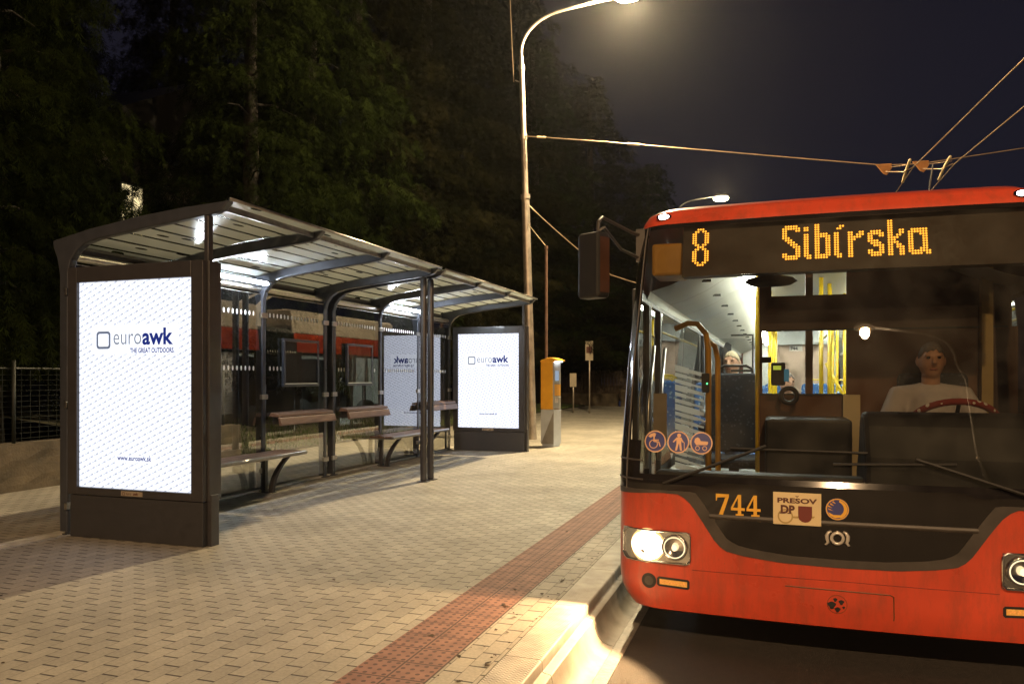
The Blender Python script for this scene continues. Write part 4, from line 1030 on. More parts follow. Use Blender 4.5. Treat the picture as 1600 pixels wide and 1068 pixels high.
# --- front details
def patch(x0, x1, z0, z1, off, nx=8, nz=3): return MB().grid(frange(x0, x1, nx), frange(z0, z1, nz), lambda x, z: P3(x, z, off))
def disc(b, x, z, r, off, seg=20, rz=None):
    b.poly([P3(x + r * math.cos(2 * math.pi * i / seg), z + (rz or r) * math.sin(2 * math.pi * i / seg), off) for i in range(seg)]); return b
def ring(b, x, z, r0, r1, off, seg=24):
    for i in range(seg):
        a0, a1 = 2 * math.pi * i / seg, 2 * math.pi * (i + 1) / seg
        b.poly([P3(x + r * math.cos(a), z + r * math.sin(a), off) for r, a in ((r0, a0), (r1, a0), (r1, a1), (r0, a1))])
    return b
def headlamp(s, power):
    x0, x1, z0, z1 = s * .812, s * 1.235, .268, .458
    hp_ = patch(x0, x1, z0, z1, .003, 12, 4); h = bpart(hp_, 'headlight', M['chrome'], smooth=True)
    cx = s * 1.07; c2 = s * .905; zc = .365
    b = MB(); disc(b, cx, zc, .100, .012, 28, .086); b.build('main_lamp', M['headl'], h)
    b = MB(); ring(b, cx, zc, .085, .106, .0115, 28); b.build('bowl_glow_ring', M['bowl'], h)  # emissive ring paints the glow falling off round the lamp
    # inner lamp: a chrome bowl round a small bulb
    b = MB()
    prof_ = [(.010, .004), (.030, .006), (.052, .012), (.068, .020), (.078, .021), (.080, .008)]
    b.grid(list(range(len(prof_))), [2 * math.pi * i / 32 for i in range(33)], lambda k, a: P3(c2 + prof_[k][0] * math.cos(a), zc + prof_[k][0] * math.sin(a), prof_[k][1]))
    b.build('reflector', M['chrome'], h, smooth=True)
    b = MB(); bp_ = P3(c2, zc, .020); ellipsoid(b, bp_, (.016, .012, .020), 8, 12); b.build('bulb', M['headl2'], h, smooth=True)
    b = MB(); ring(b, c2, zc, .058, .066, .0185, 32); b.build('glint_ring', M['headl2'], h)  # emissive ring paints the bright reflection inside the chrome reflector
    # clear cover with a rolled rim
    b = patch(x0, x1, z0, z1, .022, 12, 4); b.build('cover', M['clear'], h, smooth=True)
    rim = [(x0, z0 + .02), (x0, z1 - .02), (x0 + s * .02, z1), (x1 - s * .03, z1), (x1, z1 - .03), (x1, z0 + .03), (x1 - s * .03, z0), (x0 + s * .02, z0)]
    dense = []
    for i in range(len(rim)):
        a, c = rim[i], rim[(i + 1) % len(rim)]
        for k in range(6): dense.append((lerp(a[0], c[0], k / 6), lerp(a[1], c[1], k / 6)))
    MB().tube([P3(x, z, .012) for x, z in dense], .007, 6, closed=True).build('rim', M['chrome'], h, smooth=True)
    ld = bpy.data.lights.new('beam', 'SPOT'); ld.energy = power; ld.color = (1, .62, .29); ld.spot_size = R(110); ld.spot_blend = .28; ld.shadow_soft_size = .03
    lo = bpy.data.objects.new('beam', ld); C.objects.link(lo); lo.parent = bus
    lo.location = (s * 1.02, F(cx, zc) - .09, zc - ZR)
    d = Vector((-.72 if s < 0 else .1, -1, -.30)); lo.rotation_euler = d.to_track_quat('-Z', 'Y').to_euler()
headlamp(-1, 230); headlamp(1, 40)
# fog lamps and turn lamps in a recessed dark bezel
for s in (-1, 1):
    def RZ(x, z): return P3(x, z)
    b = MB(); disc(b, s * 1.061, .150, .046, .002, 24); f = bpart(b, 'fog_lamp', M['blackmat'])
    b = MB(); disc(b, s * 1.061, .150, .028, .004, 20); b.build('lens', M['trim'], f)
    o1 = []
    a, c_, za, zb = s * .828, s * .998, .128, .172
    b = MB(); pts = [(s * .815, .126), (s * .825, .116), (s * 1.0, .122), (s * 1.012, .132), (s * 1.012, .170), (s * 1.0, .182), (s * .825, .176), (s * .815, .166)]
    b.poly([P3(x, z, .002) for x, z in pts]); f = bpart(b, 'turn_lamp', M['blackmat'])
    b = MB(); pts = [(s * .830, .131), (s * .995, .136), (s * .995, .168), (s * .830, .163)]; b.poly([P3(x, z, .006) for x, z in pts]); b.build('lens', M['amber'], f)
# panel seams: number-plate recess, tow cover
b = MB(); q = [(-.275, .195), (-.02, .193), (.27, .190), (.288, .18), (.290, .065), (.288, .05)]
b.tube([P3(x, z, .001) for x, z in q], .0035, 5)
bpart(b, 'plate_recess_seam', M['brown'])
b = MB(); ring(b, 0, .115, .050, .053, .002); tw = bpart(b, 'tow_cover', M['brown'])
b = MB()
for (x, z, r) in ((-.028, .108, .020), (.022, .128, .013), (-.010, .140, .010), (.002, .085, .014), (.034, .100, .007)):
    b.poly([P3(x + r * (1 + .35 * math.sin(3 * a)) * math.cos(a), z + r * 1.1 * math.sin(a), .003) for a in [i * .524 for i in range(12)]])
b.build('paint_chip', M['blackmat'], tw)
b = MB(); b.tube([P3(x, .245 - .01 * abs(x), .0005) for x in frange(-.80, .80, 14)], .0016, 4); bpart(b, 'bumper_seam', M['maroon'])

# fleet number 744
def glyph7(b, x, z, w, h, pl_):
    P = lambda u, v: pl_(x + u * w, z + v * h)
    b.poly([P(*q) for q in ((0, 1), (.96, 1), (.96, .88), (.02, .80 + .05), (.02, 1))][:0] or [P(0, 1), P(.96, 1), P(.96, .86), P(.0, .82)])
    b.poly([P(0, .84), P(.10, .84), (P(.06, .66)), P(0, .66)]); b.poly([P(.70, .84), P(.96, .87), P(.52, 0), P(.22, 0)])
def glyph4(b, x, z, w, h, pl_):
    P = lambda u, v: pl_(x + u * w, z + v * h)
    b.poly([P(.50, .08), P(.74, .08), P(.74, 1), P(.50, 1)]); b.poly([P(.34, 0), P(.92, 0), P(.92, .08), P(.34, .08)])
    b.poly([P(0, .24), P(1.0, .24), P(1.0, .37), P(0, .37)]); b.poly([P(0, .37), P(.15, .37), P(.50, .84), P(.50, 1)])
b = MB(); pf = lambda x, z: P3(x, z, .0055)
glyph7(b, -.662, .582, .078, .122, pf); glyph4(b, -.576, .582, .078, .122, pf); glyph4(b, -.488, .582, .078, .122, pf)
bpart(b, 'fleet_number', M['gold'])
# city plate
b = MB().grid(frange(-.341, -.084, 6), [.549, .733], lambda x, z: P3(x, z, .012)); cp = bpart(b, 'city_plate', M['cream'])
b = MB(); pp = lambda x, z: P3(x, z, .0145)
text_mb(b, 'PRESOV', .038, lambda u, v: pp(-.318 + u, .674 + v), bold=.0014, width=.212)
b.poly([pp(-.222, .716), pp(-.216, .716), pp(-.212, .7115), pp(-.208, .716), pp(-.202, .716), pp(-.210, .7075), pp(-.214, .7075)])
text_mb(b, 'DP', .064, lambda u, v: pp(-.300 + u, .614 + v), bold=.003, width=.076)
for xx in (-.300, -.258): b.poly([pp(xx - .006, .611), pp(xx + .014, .611), pp(xx + .014, .617), pp(xx - .006, .617)])
b.build('lettering', M['brownink'], cp)
b = MB(); pp2 = lambda x, z: P3(x, z, .0138)
for i in range(20):
    a0, a1 = i * .314, (i + 1) * .314; c0 = (-.275, .596)
    b.poly([pp2(c0[0] + r * math.cos(a), c0[1] + r * math.sin(a)) for r, a in ((.034, a0), (.042, a0), (.042, a1), (.034, a1))])
b.poly([pp2(-.238, .588), pp2(-.125, .592), pp2(-.116, .604), pp2(-.236, .598)]); b.build('wheel_print', M['olive'], cp)
b = MB(); b.poly([pp(-.206, .658), pp(-.132, .658), pp(-.132, .598), pp(-.138, .581), pp(-.152, .570), pp(-.169, .566), pp(-.186, .570), pp(-.200, .581), pp(-.206, .598)]); b.build('shield', M['maroon'], cp)
# round winged-arrow badge
b = MB(); disc(b, 0, .650, .062, .008, 30); bg_ = bpart(b, 'round_badge', M['navy'])
b = MB(); ring(b, 0, .650, .054, .060, .0095, 30)
n_ = 18
arc = [(.052 * math.cos(a), .650 + .052 * math.sin(a)) for a in frange(-1.25, 1.35, n_)]; inn = [(-.012 + .046 * math.cos(a), .652 + .044 * math.sin(a)) for a in frange(-.95, 1.10, n_)]
for i in range(n_): b.poly([P3(*arc[i], .0095), P3(*arc[i + 1], .0095), P3(*inn[i + 1], .0095), P3(*inn[i], .0095)])
b.poly([P3(-.048, .632, .0095), P3(-.020, .618, .0095), (P3(.030, .618, .0095)), P3(.018, .604, .0095), P3(-.012, .600, .0095), P3(-.036, .612, .0095)])
for i in range(3): b.poly([P3(-.050 + i * .012, .664 + i * .012, .0095), P3(-.026 + i * .010, .656 + i * .012, .0095), P3(-.046 + i * .012, .672 + i * .012, .0095)])
b.poly([P3(-.048, .655, .0095), P3(-.02, .640, .0095), P3(-.044, .646, .0095)]); b.build('badge_print', M['gold'], bg_)
# metal emblem: ring between two curled wings
b = MB(); b.tube([P3(.030 * math.cos(a), .487 + .030 * math.sin(a), .010) for a in [i * math.pi / 12 for i in range(24)]], .0095, 8, closed=True)
for s in (-1, 1):
    b.tube([P3(s * x, z, .010) for x, z in ((.030, .526), (.046, .518), (.055, .500), (.054, .480), (.048, .464), (.058, .450), (.066, .450))], [.005, .009, .011, .011, .009, .007, .003], 8)
b.tube([P3(0, .519, .010), P3(0, .530, .010)], .006, 6)
bpart(b, 'emblem', M['pewter'], smooth=True)
# three round stickers in the lower corner of the windscreen
for k, (cx, zc) in enumerate(((-1.030, .996), (-.889, .996), (-.751, .994))):
    b = MB(); disc(b, cx, zc, .066, .006, 30); st = bpart(b, 'round_sticker', M['navy'])
    b = MB(); ring(b, cx, zc, .059, .066, .0075, 30); Q = lambda x, z: P3(cx + x, zc + z, .0075)
    if k == 0:
        ring(b, cx - .010, zc - .016, .022, .027, .0075, 18)
        for p in (((-.012, .030), (-.004, .030), (-.004, -.002), (-.012, -.002)), ((-.008, .006), (.022, .006), (.022, .012), (-.008, .012)), ((-.006, -.004), (.022, -.004), (.022, .002), (-.006, .002)), ((.018, -.002), (.026, -.002), (.036, -.030), (.028, -.030))): b.poly([Q(*t) for t in p])
        b.poly([Q(-.045, .030), Q(-.030, .045), Q(-.008, .052), Q(.006, .046), Q(-.010, .034), Q(-.030, .022)])
        disc(b, cx - .008, zc + .037, .010, .0078, 10)
    elif k == 1:
        disc(b, cx + .004, zc + .040, .012, .0075, 12)
        for p in (((-.012, .028), (.020, .028), (.018, -.010), (-.010, -.010)), ((-.012, .026), (-.034, .002), (-.028, -.003), (-.008, .016)), ((.018, .026), (.034, .0), (.028, -.004), (.014, .014)), ((-.010, -.008), (.003, -.008), (-.006, -.050), (-.018, -.050)), ((.005, -.008), (.018, -.008), (.024, -.050), (.012, -.050)), ((.034, .0), (.038, .0), (.040, -.050), (.036, -.050))): b.poly([Q(*t) for t in p])
    else:
        b.poly([Q(-.042, .006), Q(-.038, .026), Q(-.022, .034), Q(-.010, .026), Q(-.004, .012), Q(.038, .010), Q(.040, .0), Q(.034, -.010), Q(-.030, -.012)])
        ring(b, cx - .022, zc - .030, .010, .014, .0075, 14); ring(b, cx + .020, zc - .030, .010, .014, .0075, 14)
    b.build('sticker_print', M['peach'], st)
# marker lamp at the roof corner
b = MB(); disc(b, -1.035, 2.462, .034, .010, 20, .016); mk = bpart(b, 'marker_lamp', M['marker']); 
b = MB(); disc(b, -1.035, 2.462, .050, .006, 20, .024); b.build('bezel', M['chrome'], mk)
b = MB(); disc(b, 1.035, 2.462, .034, .010, 20, .016); mk = bpart(b, 'marker_lamp', M['marker'])
b = MB(); disc(b, 1.035, 2.462, .050, .006, 20, .024); b.build('bezel', M['chrome'], mk)
# wipers
for pts in (((-.97, .75), (-.38, .99), (.16, .965)), ((.98, .75), (.40, .94), (-.02, .90))):
    b = MB(); b.tube([P3(x, z, .030) for x, z in pts[:2]], .010, 6); b.tube([P3(lerp(pts[1][0] - .2 * (1 if pts[2][0] > pts[1][0] else -1), pts[2][0], k / 8), lerp(pts[1][1] - .02, pts[2][1], k / 8), .018) for k in range(9)], .008, 5)
    bpart(b, 'wiper', M['blackmat'])
# mirror on its arm
mr = MB()
mc = Matrix.Translation((-1.44, .16, 2.105)) @ Matrix.Rotation(R(-30), 4, 'Z') @ Matrix.Scale(.92, 4)
def mo(u, v, d): return mc @ Vector((u, d, v))
out = []
for (ox, oz, s0) in ((.10, .20, 0), (-.10, .20, 1), (-.10, -.20, 2), (.10, -.20, 3)):
    for i in range(4):
        a = (s0 + i / 3) * math.pi / 2; out.append((ox * .78 + .022 * math.cos(a), oz + .028 * math.sin(a)))
mr.prism(out, mo, -.05, .07)
mi = bpart(mr, 'mirror', M['blackmat'], bevel=.018)
ob = MB(); ob.poly([mo(.103, -.19, .06), mo(.103, .19, .06), mo(.103, .19, -.035), mo(.103, -.19, -.035)]); ob.build('mirror_side', pbr('worn_orange_plastic', (.06, .024, .012), .5, var=.3), mi)
MB().poly([mo(-.085, -.19, .072), mo(.085, -.19, .072), mo(.085, .19, .072), mo(-.085, .19, .072)]).build('glass', M['mirrorglass'], mi)
ar = MB(); ar.tube([mo(.05, .235, 0), mo(.055, .30, 0), (-1.39, .22, 2.425), (-1.24, .52, 2.365), (-1.16, .66, 2.36)], .012, 8)
ar.tube([mo(.05, .235, 0), mo(.08, .26, .03), (-1.30, .40, 2.24), (-1.20, .60, 2.20)], .010, 8); ar.box(-1.23, -1.17, .56, .68, 2.18, 2.40)
ar.build('arm', M['trim'], mi, smooth='auto')

# --- destination display, amber dots
def board_pt(x, z, off=0): return (x, .345 + (z - 2.05) * .25 + .05 * (x / 1.2) ** 2 + .055 - off, z)
b = MB(); b.grid(frange(-.905, 1.10, 14), frange(2.045, 2.405, 4), lambda x, z: board_pt(x, z)); b.grid(frange(-.905, 1.10, 8), [0, .14], lambda x, d: board_pt(x, 2.045, -d)); b.grid([0, .14], [2.045, 2.405], lambda d, z: board_pt(-.905, z, -d))
ds = bpart(b, 'destination_display', M['ledbg'])
G8 = ['..XXX..', '.XX.XX.', 'XX...XX', 'XX...XX', 'XX...XX', 'XX...XX', 'XX...XX', '.XX.XX.', '..XXX..', '.XX.XX.', 'XX...XX', 'XX...XX', 'XX...XX', 'XX...XX', 'XX...XX', '.XX.XX.', '..XXX..']
T_ = {'S': ['.XXXXX.', 'XXXXXXX', 'XX...XX', 'XX.....', 'XX.....', 'XXX....', '.XXX...', '..XXX..', '...XXX.', '....XXX', '.....XX', '.....XX', 'XX...XX', 'XXXXXXX', '.XXXXX.'],
 'i': ['XX.', 'XX.', '...', 'XX.', 'XX.', 'XX.', 'XX.', 'XX.', 'XX.', 'XX.', 'XX.', 'XX.', 'XXX', '.XX'],
 'b': ['XX....', 'XX....', 'XX....', 'XX....', 'XXXXX.', 'XXXXXX', 'XX..XX', 'XX..XX', 'XX..XX', 'XX..XX', 'XX..XX', 'XX..XX', 'XX..XX', 'XXXXXX', 'XXXXX.'],
 'I': ['..XX', '.XX.', '....', 'XX..', 'XX..', 'XX..', 'XX..', 'XX..', 'XX..', 'XX..', 'XX..', 'XX..', 'XXX.', '.XX.'],
 'r': ['XX..XX', 'XX.XXX', 'XXXXX.', 'XXX...', 'XX....', 'XX....', 'XX....', 'XX....', 'XX....', 'XX....', 'XX....'],
 's': ['.XXXX.', 'XXXXXX', 'XX..XX', 'XX....', 'XXXX..', '.XXXX.', '..XXXX', '....XX', 'XX..XX', 'XXXXXX', '.XXXX.'],
 'k': ['XX....', 'XX....', 'XX....', 'XX....', 'XX..XX', 'XX..XX', 'XX.XX.', 'XXXX..', 'XXX...', 'XXXX..', 'XX.XX.', 'XX.XXX', 'XX..XX', 'XX..XX', 'XX..XX'],
 'a': ['.XXXXXX.', 'XXXXXXX.', 'XX..XXX.', 'XX...XX.', 'XX...XX.', 'XX...XX.', 'XX...XX.', 'XX...XX.', 'XX..XXX.', 'XXXXXXXX', '.XXXX.XX']}
b = MB(); PX_, PZ_ = .0155, .0150
def led(x, z):
    b.poly([board_pt(x + 0.0068 * math.cos(a), z + .0068 * math.sin(a), .004) for a in [i * math.pi / 3 for i in range(6)]])
def put(rows, x0, zb):
    for r_, row in enumerate(rows):
        for c_, ch in enumerate(row):
            if ch == 'X': led(x0 + c_ * PX_, zb + (len(rows) - 1 - r_) * PZ_)
put(G8, -.838, 2.118)
x_ = -.282
for ch, adv in (('S', 8), ('i', 4), ('b', 7), ('I', 5), ('r', 7), ('s', 7), ('k', 7), ('a', 8)):
    put(T_[ch], x_, 2.128); x_ += adv * PX_ * 1.02
b.build('lit_dots', M['led'], ds)

# --- interior (bus frame: y = distance behind the front)
bpart(MB().box(-1.23, 1.23, .30, LEN - .05, .06, .12), 'cabin_floor', M['panelgrey'])
c = MB(); c.grid([-.62, .62], [1.62, LEN - .1], lambda x, y: (x, y, 2.30))
for s in (-1, 1):
    prof_ = [(.62, 2.30), (.72, 2.24), (.90, 2.13), (1.06, 2.06), (1.20, 2.02), (1.225, 1.96)]
    ks = [1.0 + i * 1.12 for i in range(15)]
    for a_, b_ in zip(ks[:-1], ks[1:]):
        c.grid([a_ + .006, b_ - .006], range(len(prof_)), lambda y, k: (s * prof_[k][0], y, prof_[k][1]))
bpart(c, 'ceiling', M['panel'], smooth='auto')
c = MB()
for s in (-1, 1):
    for i in range(14): c.box(s * .84 - .035, s * .84 + .035, 1.5 + i * 1.12, 1.515 + i * 1.12, 2.135, 2.155)
    c.grid([1.0, LEN - .3], [0, 1], lambda y, k: (s * (1.228), y, 1.93 + .05 * k))
bpart(c, 'ceiling_catch', M['blackmat'])
for s in (-1, 1):
    b = MB()
    if s < 0: b.box(-.605, -.515, 1.56, 2.12, 2.272, 2.288)
    for i in range(12): b.box(s * .56 - .045, s * .56 + .045, 2.2 + i * 1.3, 3.36 + i * 1.3, 2.272, 2.288)
    bpart(b, 'ceiling_light', emit('cabin_tube', (.95, 1, .90), 95))
b = MB(); b.box(-1.13, -.92, .60, .95, 2.08, 2.30); bpart(b, 'door_motor_box', M['yellow'], bevel=.02)
b = MB(); b.prism([(-.92, 2.10), (-.70, 2.32), (-.92, 2.32)], lambda u, v, d: (u, d, v), .62, 1.0); b.box(-.92, -.60, .75, 1.0, 2.10, 2.32); bpart(b, 'corner_cover', M['panel'])
b = MB(); b.lathe([(.02, .03), (.11, .0), (.13, -.03), (.10, -.06), (.02, -.07)], Matrix.Translation((-.36, .68, 2.045)) @ Matrix.Rotation(R(20), 4, 'X') @ Matrix.Diagonal((1.3, .5, .8, 1)), 24); bpart(b, 'inside_mirror', M['blackmat'], smooth=True)
# partition behind the driver
PY_ = 1.50
b = MB()
for (x0, x1, z0, z1) in ((-.444, 1.225, 1.745, 2.005), (-.444, -.425, 1.265, 1.745), (-.117, -.064, 1.265, 1.745), (.166, 1.262, .12, 1.745), (-.444, .166, .12, 1.265), (-.444, -.36, 2.005, 2.30), (-.117, -.064, 2.005, 2.30), (.166, 1.225, 2.005, 2.30), (-.36, .166, 2.24, 2.30)):
    b.box(x0, x1, PY_, PY_ + .03, z0, z1)
pt = bpart(b, 'driver_partition', M['brown'])
MB().grid([-.425, -.117], [1.265, 1.745], lambda x, z: (x, PY_ + .015, z)).grid([-.064, .166], [1.265, 1.745], lambda x, z: (x, PY_ + .015, z)).build('partition_glass', M['clear'], pt)
MB().box(-.444, 1.2, PY_ - .012, PY_ - .001, 1.738, 1.750).box(-.44, .18, PY_ - .012, PY_ - .001, 1.256, 1.268).build('partition_edge', M['trim'], pt)
b = MB().box(.14, .255, 1.44, 1.49, .12, 1.262); bpart(b, 'cab_post', M['cream'])
b = MB().box(1.02, 1.09, 1.40, 1.47, .6, 2.2); bpart(b, 'cab_post', M['olive'])
def pole(pts, r=.017, mat=None, nm='grab_pole'): return bpart(MB().tube(pts, r, 10), nm, mat or M['polyel'], smooth=True)
for x, y in ((.06, 2.8), (.16, 3.3), (.19, 3.7), (.316, 5.3), (.435, 6.3), (.373, 4.3), (-.386, 3.8), (-.33, 5.3), (-.36, 5.9), (-.375, 7.3)):
    pole([(x, y, .14), (x, y, 2.29)], .019)
pole([(.40, 4.4, 2.2), (.37, 4.4, 1.75), (.46, 4.4, 1.40), (.52, 4.4, 1.0)], .018); pole([(.20, 4.6, 1.55), (.40, 4.6, 1.15), (.55, 4.6, .8)], .018)
pole([(-.46, 1.60, .12), (-.46, 1.60, 2.3)], .020)
pole([(-.40, 1.7, 2.02), (-.40, 14, 2.02)], .017); pole([(.40, 1.7, 2.02), (.40, 14, 2.02)], .017)
# door hoop and striped glass
pole([(-1.02, .98, 1.74), (-.93, 1.0, 1.78), (-.86, 1.0, 1.775), (-.80, 1.0, 1.70), (-.785, 1.0, 1.58), (-.785, 1.0, .14)], .021, M['yellow'])
pole([(-.80, 1.22, 1.66), (-.755, 1.22, 1.62), (-.735, 1.22, 1.52), (-.732, 1.22, .14)], .020, M['yellow'])
gp = bpart(MB().grid([-1.02, -.815], [.80, 1.715], lambda x, z: (x, 1.0, z)), 'door_screen', M['clear'])
b = MB()
rs = random.Random(4)
for i in range(17):
    z = 1.46 - i * .047; th = .013 + .009 * ((i * 7) % 3 == 0); xm = -1.02 + .205 * rs.uniform(.35, .9); sl = .13
    for x0, x1, tt in ((-1.02, xm, th), (xm, -.815, th * .6)):
        b.poly([(x0, .996, z - (x0 + 1.02) * sl * 2 - tt), (x1, .996, z - (x1 + 1.02) * sl * 2 - tt), (x1, .996, z - (x1 + 1.02) * sl * 2 + tt), (x0, .996, z - (x0 + 1.02) * sl * 2 + tt)])
b.build('white_stripes', leaf_mat('white_stripe_print', (.75, .82, .84), (.85, .9, .9)), gp)
b = MB().box(-.83, -.775, .955, .995, 1.28, 1.42); bx = bpart(b, 'door_button', M['blackmat'], bevel=.01)
b = MB(); b.lathe([(.006, 0), (.006, .004), (.001, .005)], Matrix.Translation((-.79, .954, 1.345)) @ Matrix.Rotation(R(90), 4, 'X'), 10); b.build('green_light', emit('green_led', (.1, 1, .3), 6), bx)
bpart(MB().grid([-1.2, 1.2], [.12, 2.3], lambda x, z: (x, LEN - .12, z)), 'rear_lining', M['panel'])
# passenger seats
def seat(x, y, z, mat, dark=False, facing=1):
    b = MB(); out = []
    for (ox, oz, s0) in ((.15, .30, 0), (-.15, .30, 1)):
        for i in range(5):
            a = (s0 + i / 4) * math.pi / 2; out.append((ox + .065 * math.cos(a), oz + .065 * math.sin(a)))
    out += [(-.225, -.30), (.225, -.30)]
    b.prism(out, lambda u, v, d: (x + u, y + d + .10 * v * facing, z + .42 + v), -.035, .035)
    s_ = bpart(b, 'passenger_seat', mat, bevel=.02)
    b = MB().box(x - .21, x + .21, y + (-.45 if facing > 0 else .0), y + (0 if facing > 0 else .45), z + .02, z + .10); b.build('cushion', mat, s_, bevel=.03)
    b = MB(); yy = y + .036 * facing; b.tube([(x - .14, yy, z + .74), (x - .14, yy, z + .82), (x - .09, yy, z + .85), (x + .09, yy, z + .85), (x + .14, yy, z + .82), (x + .14, yy, z + .74)], .012, 8); b.build('grab_handle', M['blackmat'] if dark else M['polyel'], s_, smooth=True)
    MB().box(x - .04, x + .04, y - .25, y - .15, .12, z + .02).build('pedestal', M['panelgrey'], s_)
seat(-.655, 2.15, .64, M['seatdark'], True)
bpart(MB().box(-1.22, -.44, 1.75, 2.5, .12, .60), 'wheel_housing', M['panelgrey'], bevel=.03)
bpart(MB().box(.44, 1.22, 2.3, 4.6, .12, .52), 'wheel_housing', M['panelgrey'], bevel=.03)
for x, y, z in ((.64, 4.3, .62), (.64, 5.2, .62), (.95, 4.3, .62), (.64, 6.2, .45), (.95, 6.2, .45), (-.66, 3.3, .55), (-.98, 4.2, .55), (-.66, 4.9, .5), (-.66, 6.4, .5), (.64, 7.4, .5), (-.30, 9.4, .5), (.3, 9.4, .5)):
    seat(x, y, z, M['seatblue'])
# glass wind screens and monitor in the aisle, rear bulkhead with the fleet number
bpart(MB().grid([-.98, -.50], [.9, 1.75], lambda x, z: (x, 2.75 + .02 * x, z)), 'wind_screen', M['clear'])
b = MB().box(-.72, -.52, 2.70, 2.72, 1.44, 1.46).box(-.535, -.52, 2.70, 2.72, 1.2, 1.78).box(-.72, -.52, 2.70, 2.72, 1.77, 1.785); bpart(b, 'wind_screen_frame', M['blackmat'])
rb = bpart(MB().box(-.42, .62, 10.0, 10.04, .12, 1.97), 'rear_bulkhead', pbr('beige_bulkhead', (.50, .36, .27), .5, var=.05), None)
b = MB().box(-.42, .62, 9.9, 10.04, 1.972, 2.28); bpart(b, 'header_box', M['panelgrey'])
b = MB().grid([-.10, .12], [1.86, 1.96], lambda x, z: (x, 9.995, z)); np_ = b.build('number_plate', M['white'], rb)
b = MB(); text_mb(b, '744', .088, lambda u, v: (-.085 + u, 9.99, 1.878 + v), bold=.003, xs=.95); b.build('plate_digits', M['blackmat'], np_)
# ticket validator and small machines by the cab door
b = MB().box(-.36, -.26, 1.30, 1.40, 1.33, 1.50); v_ = bpart(b, 'ticket_validator', M['blackmat'], bevel=.012)
MB().box(-.345, -.29, 1.294, 1.299, 1.445, 1.475).build('screen', emit('yellow_screen', (.8, .9, .1), .9), v_)
MB().box(-.27, -.235, 1.292, 1.298, 1.36, 1.45).build('card_reader', emit('blue_screen', (.12, .35, .45), .5), v_)
MB().box(-.43, -.36, 1.32, 1.40, 1.50, 1.54).build('terminal', M['blackmat'], v_)
b = MB(); b.tube([(-.235 + .055 * math.cos(a), 1.36, 1.255 + .055 * math.sin(a)) for a in [i * math.pi / 10 for i in range(20)]], .018, 8, closed=True); bpart(b, 'cab_door_knob', M['blackmat'], smooth=True)
# dashboard
b = MB(); b.prism([(.25, .77), (.26, .92), (.36, 1.10), (.42, 1.175), (.52, 1.18), (.60, 1.13), (.66, .95), (.80, .80), (.80, .12), (.25, .12)], lambda u, v, d: (d, u, v), .17, 1.16)
bpart(b, 'dashboard', M['blackmat'], bevel=.03)
b = MB(); b.prism([(.22, .12), (.22, .80), (.36, .80), (.44, .70), (.44, .12)], lambda u, v, d: (d, u, v), -1.05, .168); bpart(b, 'front_ledge', M['blackmat'], bevel=.02)
b = MB().box(-.40, .165, 1.0, 1.49, .12, 1.10); bpart(b, 'cab_door', M['blackmat'], bevel=.02)
sw_c = Vector((.70, .66, 1.10)); nrm = Vector((0, .62, .80)).normalized(); ux = Vector((1, 0, 0)); uy = nrm.cross(ux)
rim = [sw_c + ux * .24 * math.cos(a) + uy * .24 * math.sin(a) for a in [i * math.pi / 20 for i in range(40)]]
swo = bpart(MB().tube(rim, .021, 10, closed=True), 'steering_wheel', M['polka'], smooth=True)
b = MB()
for a in (R(20), R(160), R(270)): b.tube([sw_c - nrm * .05, sw_c + ux * .23 * math.cos(a) + uy * .23 * math.sin(a)], .012, 6)
b.tube([sw_c - nrm * .05, (.70, .50, .80)], .035, 10); b.build('column', M['blackmat'], swo)
b = MB().box(.47, .93, .86, 1.30, .62, .74).box(.48, .92, 1.27, 1.37, .74, 1.42); bpart(b, 'driver_seat', M['seatdark'], bevel=.04)
# hanging things and papers seen low in the left of the windscreen
b = MB(); b.box(-1.12, -1.03, .62, .63, .95, 1.28); bpart(b, 'route_leaflet', M['paper'])

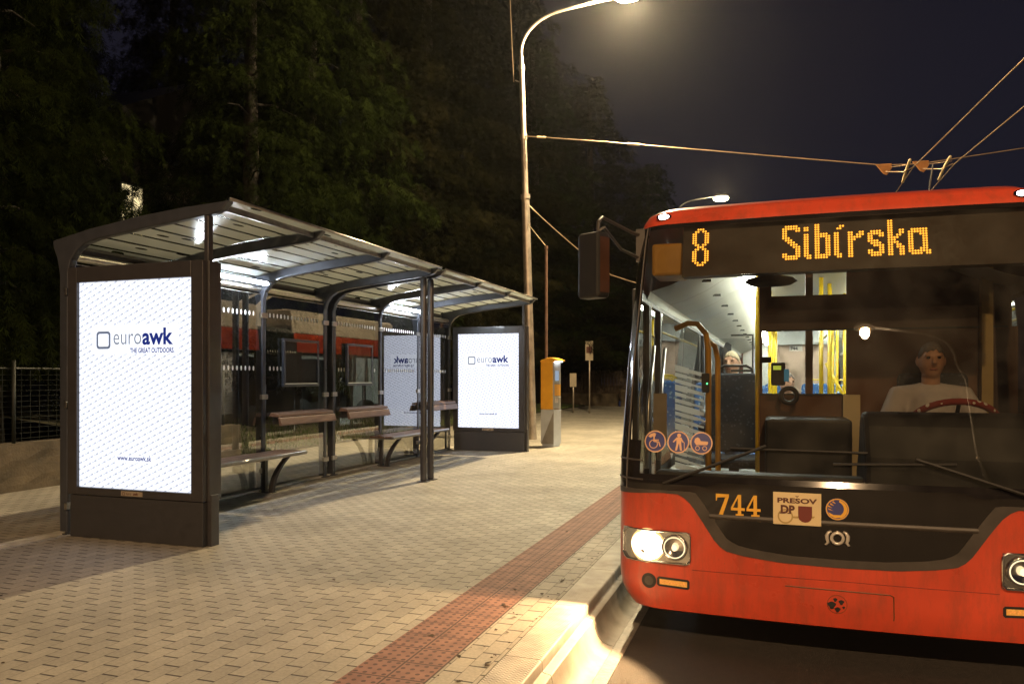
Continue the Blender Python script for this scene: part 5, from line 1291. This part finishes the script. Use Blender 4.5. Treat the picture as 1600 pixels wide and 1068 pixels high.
WX, WY = XC, YB0
person('bus driver in a pale short-sleeved shirt sitting behind the steering wheel', (WX + .64, WY + 1.03, .835), 0, M['shirt'], M['hair'], (.215, -.36, .26), (.30, -.15, .19))
person('seated passenger in a pale grey jacket seen through the cab partition window', (WX - .22, WY + 4.75, .66), R(25), M['shirt2'], M['hair'], (.12, -.34, .14), (.25, -.14, .17))
person('fair-haired passenger sitting behind the dark front seat near the bus door', (WX - .74, WY + 3.42, .87), R(-15), M['shirt2'], M['hairw'], (.12, -.34, .14), (.25, -.14, .17))

# dead leaves and grit lying on the paving
lv = MB(); rl = random.Random(5)
for i in range(420):
    x = rl.choice((rl.uniform(-8.5, -1.3), rl.gauss(-6.0, .25), -1.30 - abs(rl.gauss(0, .18)))); y_ = rl.uniform(1.5, 18); a = rl.uniform(0, 6.28); q_ = rl.uniform(.005, .022); z_ = .006 if -5.97 > x > -6.07 else .004
    if -6.07 < x < -5.97: z_ = .026
    P_ = [(x + q_ * rr_ * math.cos(a + t_), y_ + q_ * rr_ * math.sin(a + t_), z_ + rl.uniform(0, .006)) for t_, rr_ in ((0, 1.2), (.8, .6), (1.9, .7), (3.1, 1.1), (4.2, .6), (5.3, .65))]
    lv.poly(P_)
tag(lv.build('fallen_leaves', pbr('dead_leaf', (.045, .028, .014), .9, var=.5, vscale=30)), kind='stuff')

# faint scattering volume added to put halos round the lamps
hz = MB().box(-100, 100, -65, 150, -1.5, 26).build('halo_haze', M['glass'])
hm, N, L = new_mat('halo_haze_air'); N.clear(); o_ = N.new('ShaderNodeOutputMaterial'); v_ = N.new('ShaderNodeVolumePrincipled')
v_.inputs['Density'].default_value = .00028; v_.inputs['Anisotropy'].default_value = .86; v_.inputs['Color'].default_value = (.9, .9, .9, 1)
L.new(v_.outputs[0], o_.inputs['Volume']); hz.data.materials.clear(); hz.data.materials.append(hm); tag(hz, kind='stuff')

# ------------------------------------------------------------------ put each Empty at the base of its thing
def rebase(t, loc):
    d = Vector(loc) - t.location
    for ch in t.children: ch.location = ch.location - d
    t.location = loc
for o in list(C.objects):
    if o.type == 'EMPTY' and o.parent is None:
        if o.name == 'bus_shelter': rebase(o, (-5.2, YA + 1.5 * SP, 0))
        elif o.name == 'bus_shelter.001': rebase(o, (-5.2, Y4 + 1.5 * SP, 0))
        elif o.name == 'bench': rebase(o, (-5.7, 7.2, 0))
        elif o.name == 'bench.001': rebase(o, (-5.7, 11.5, 0))
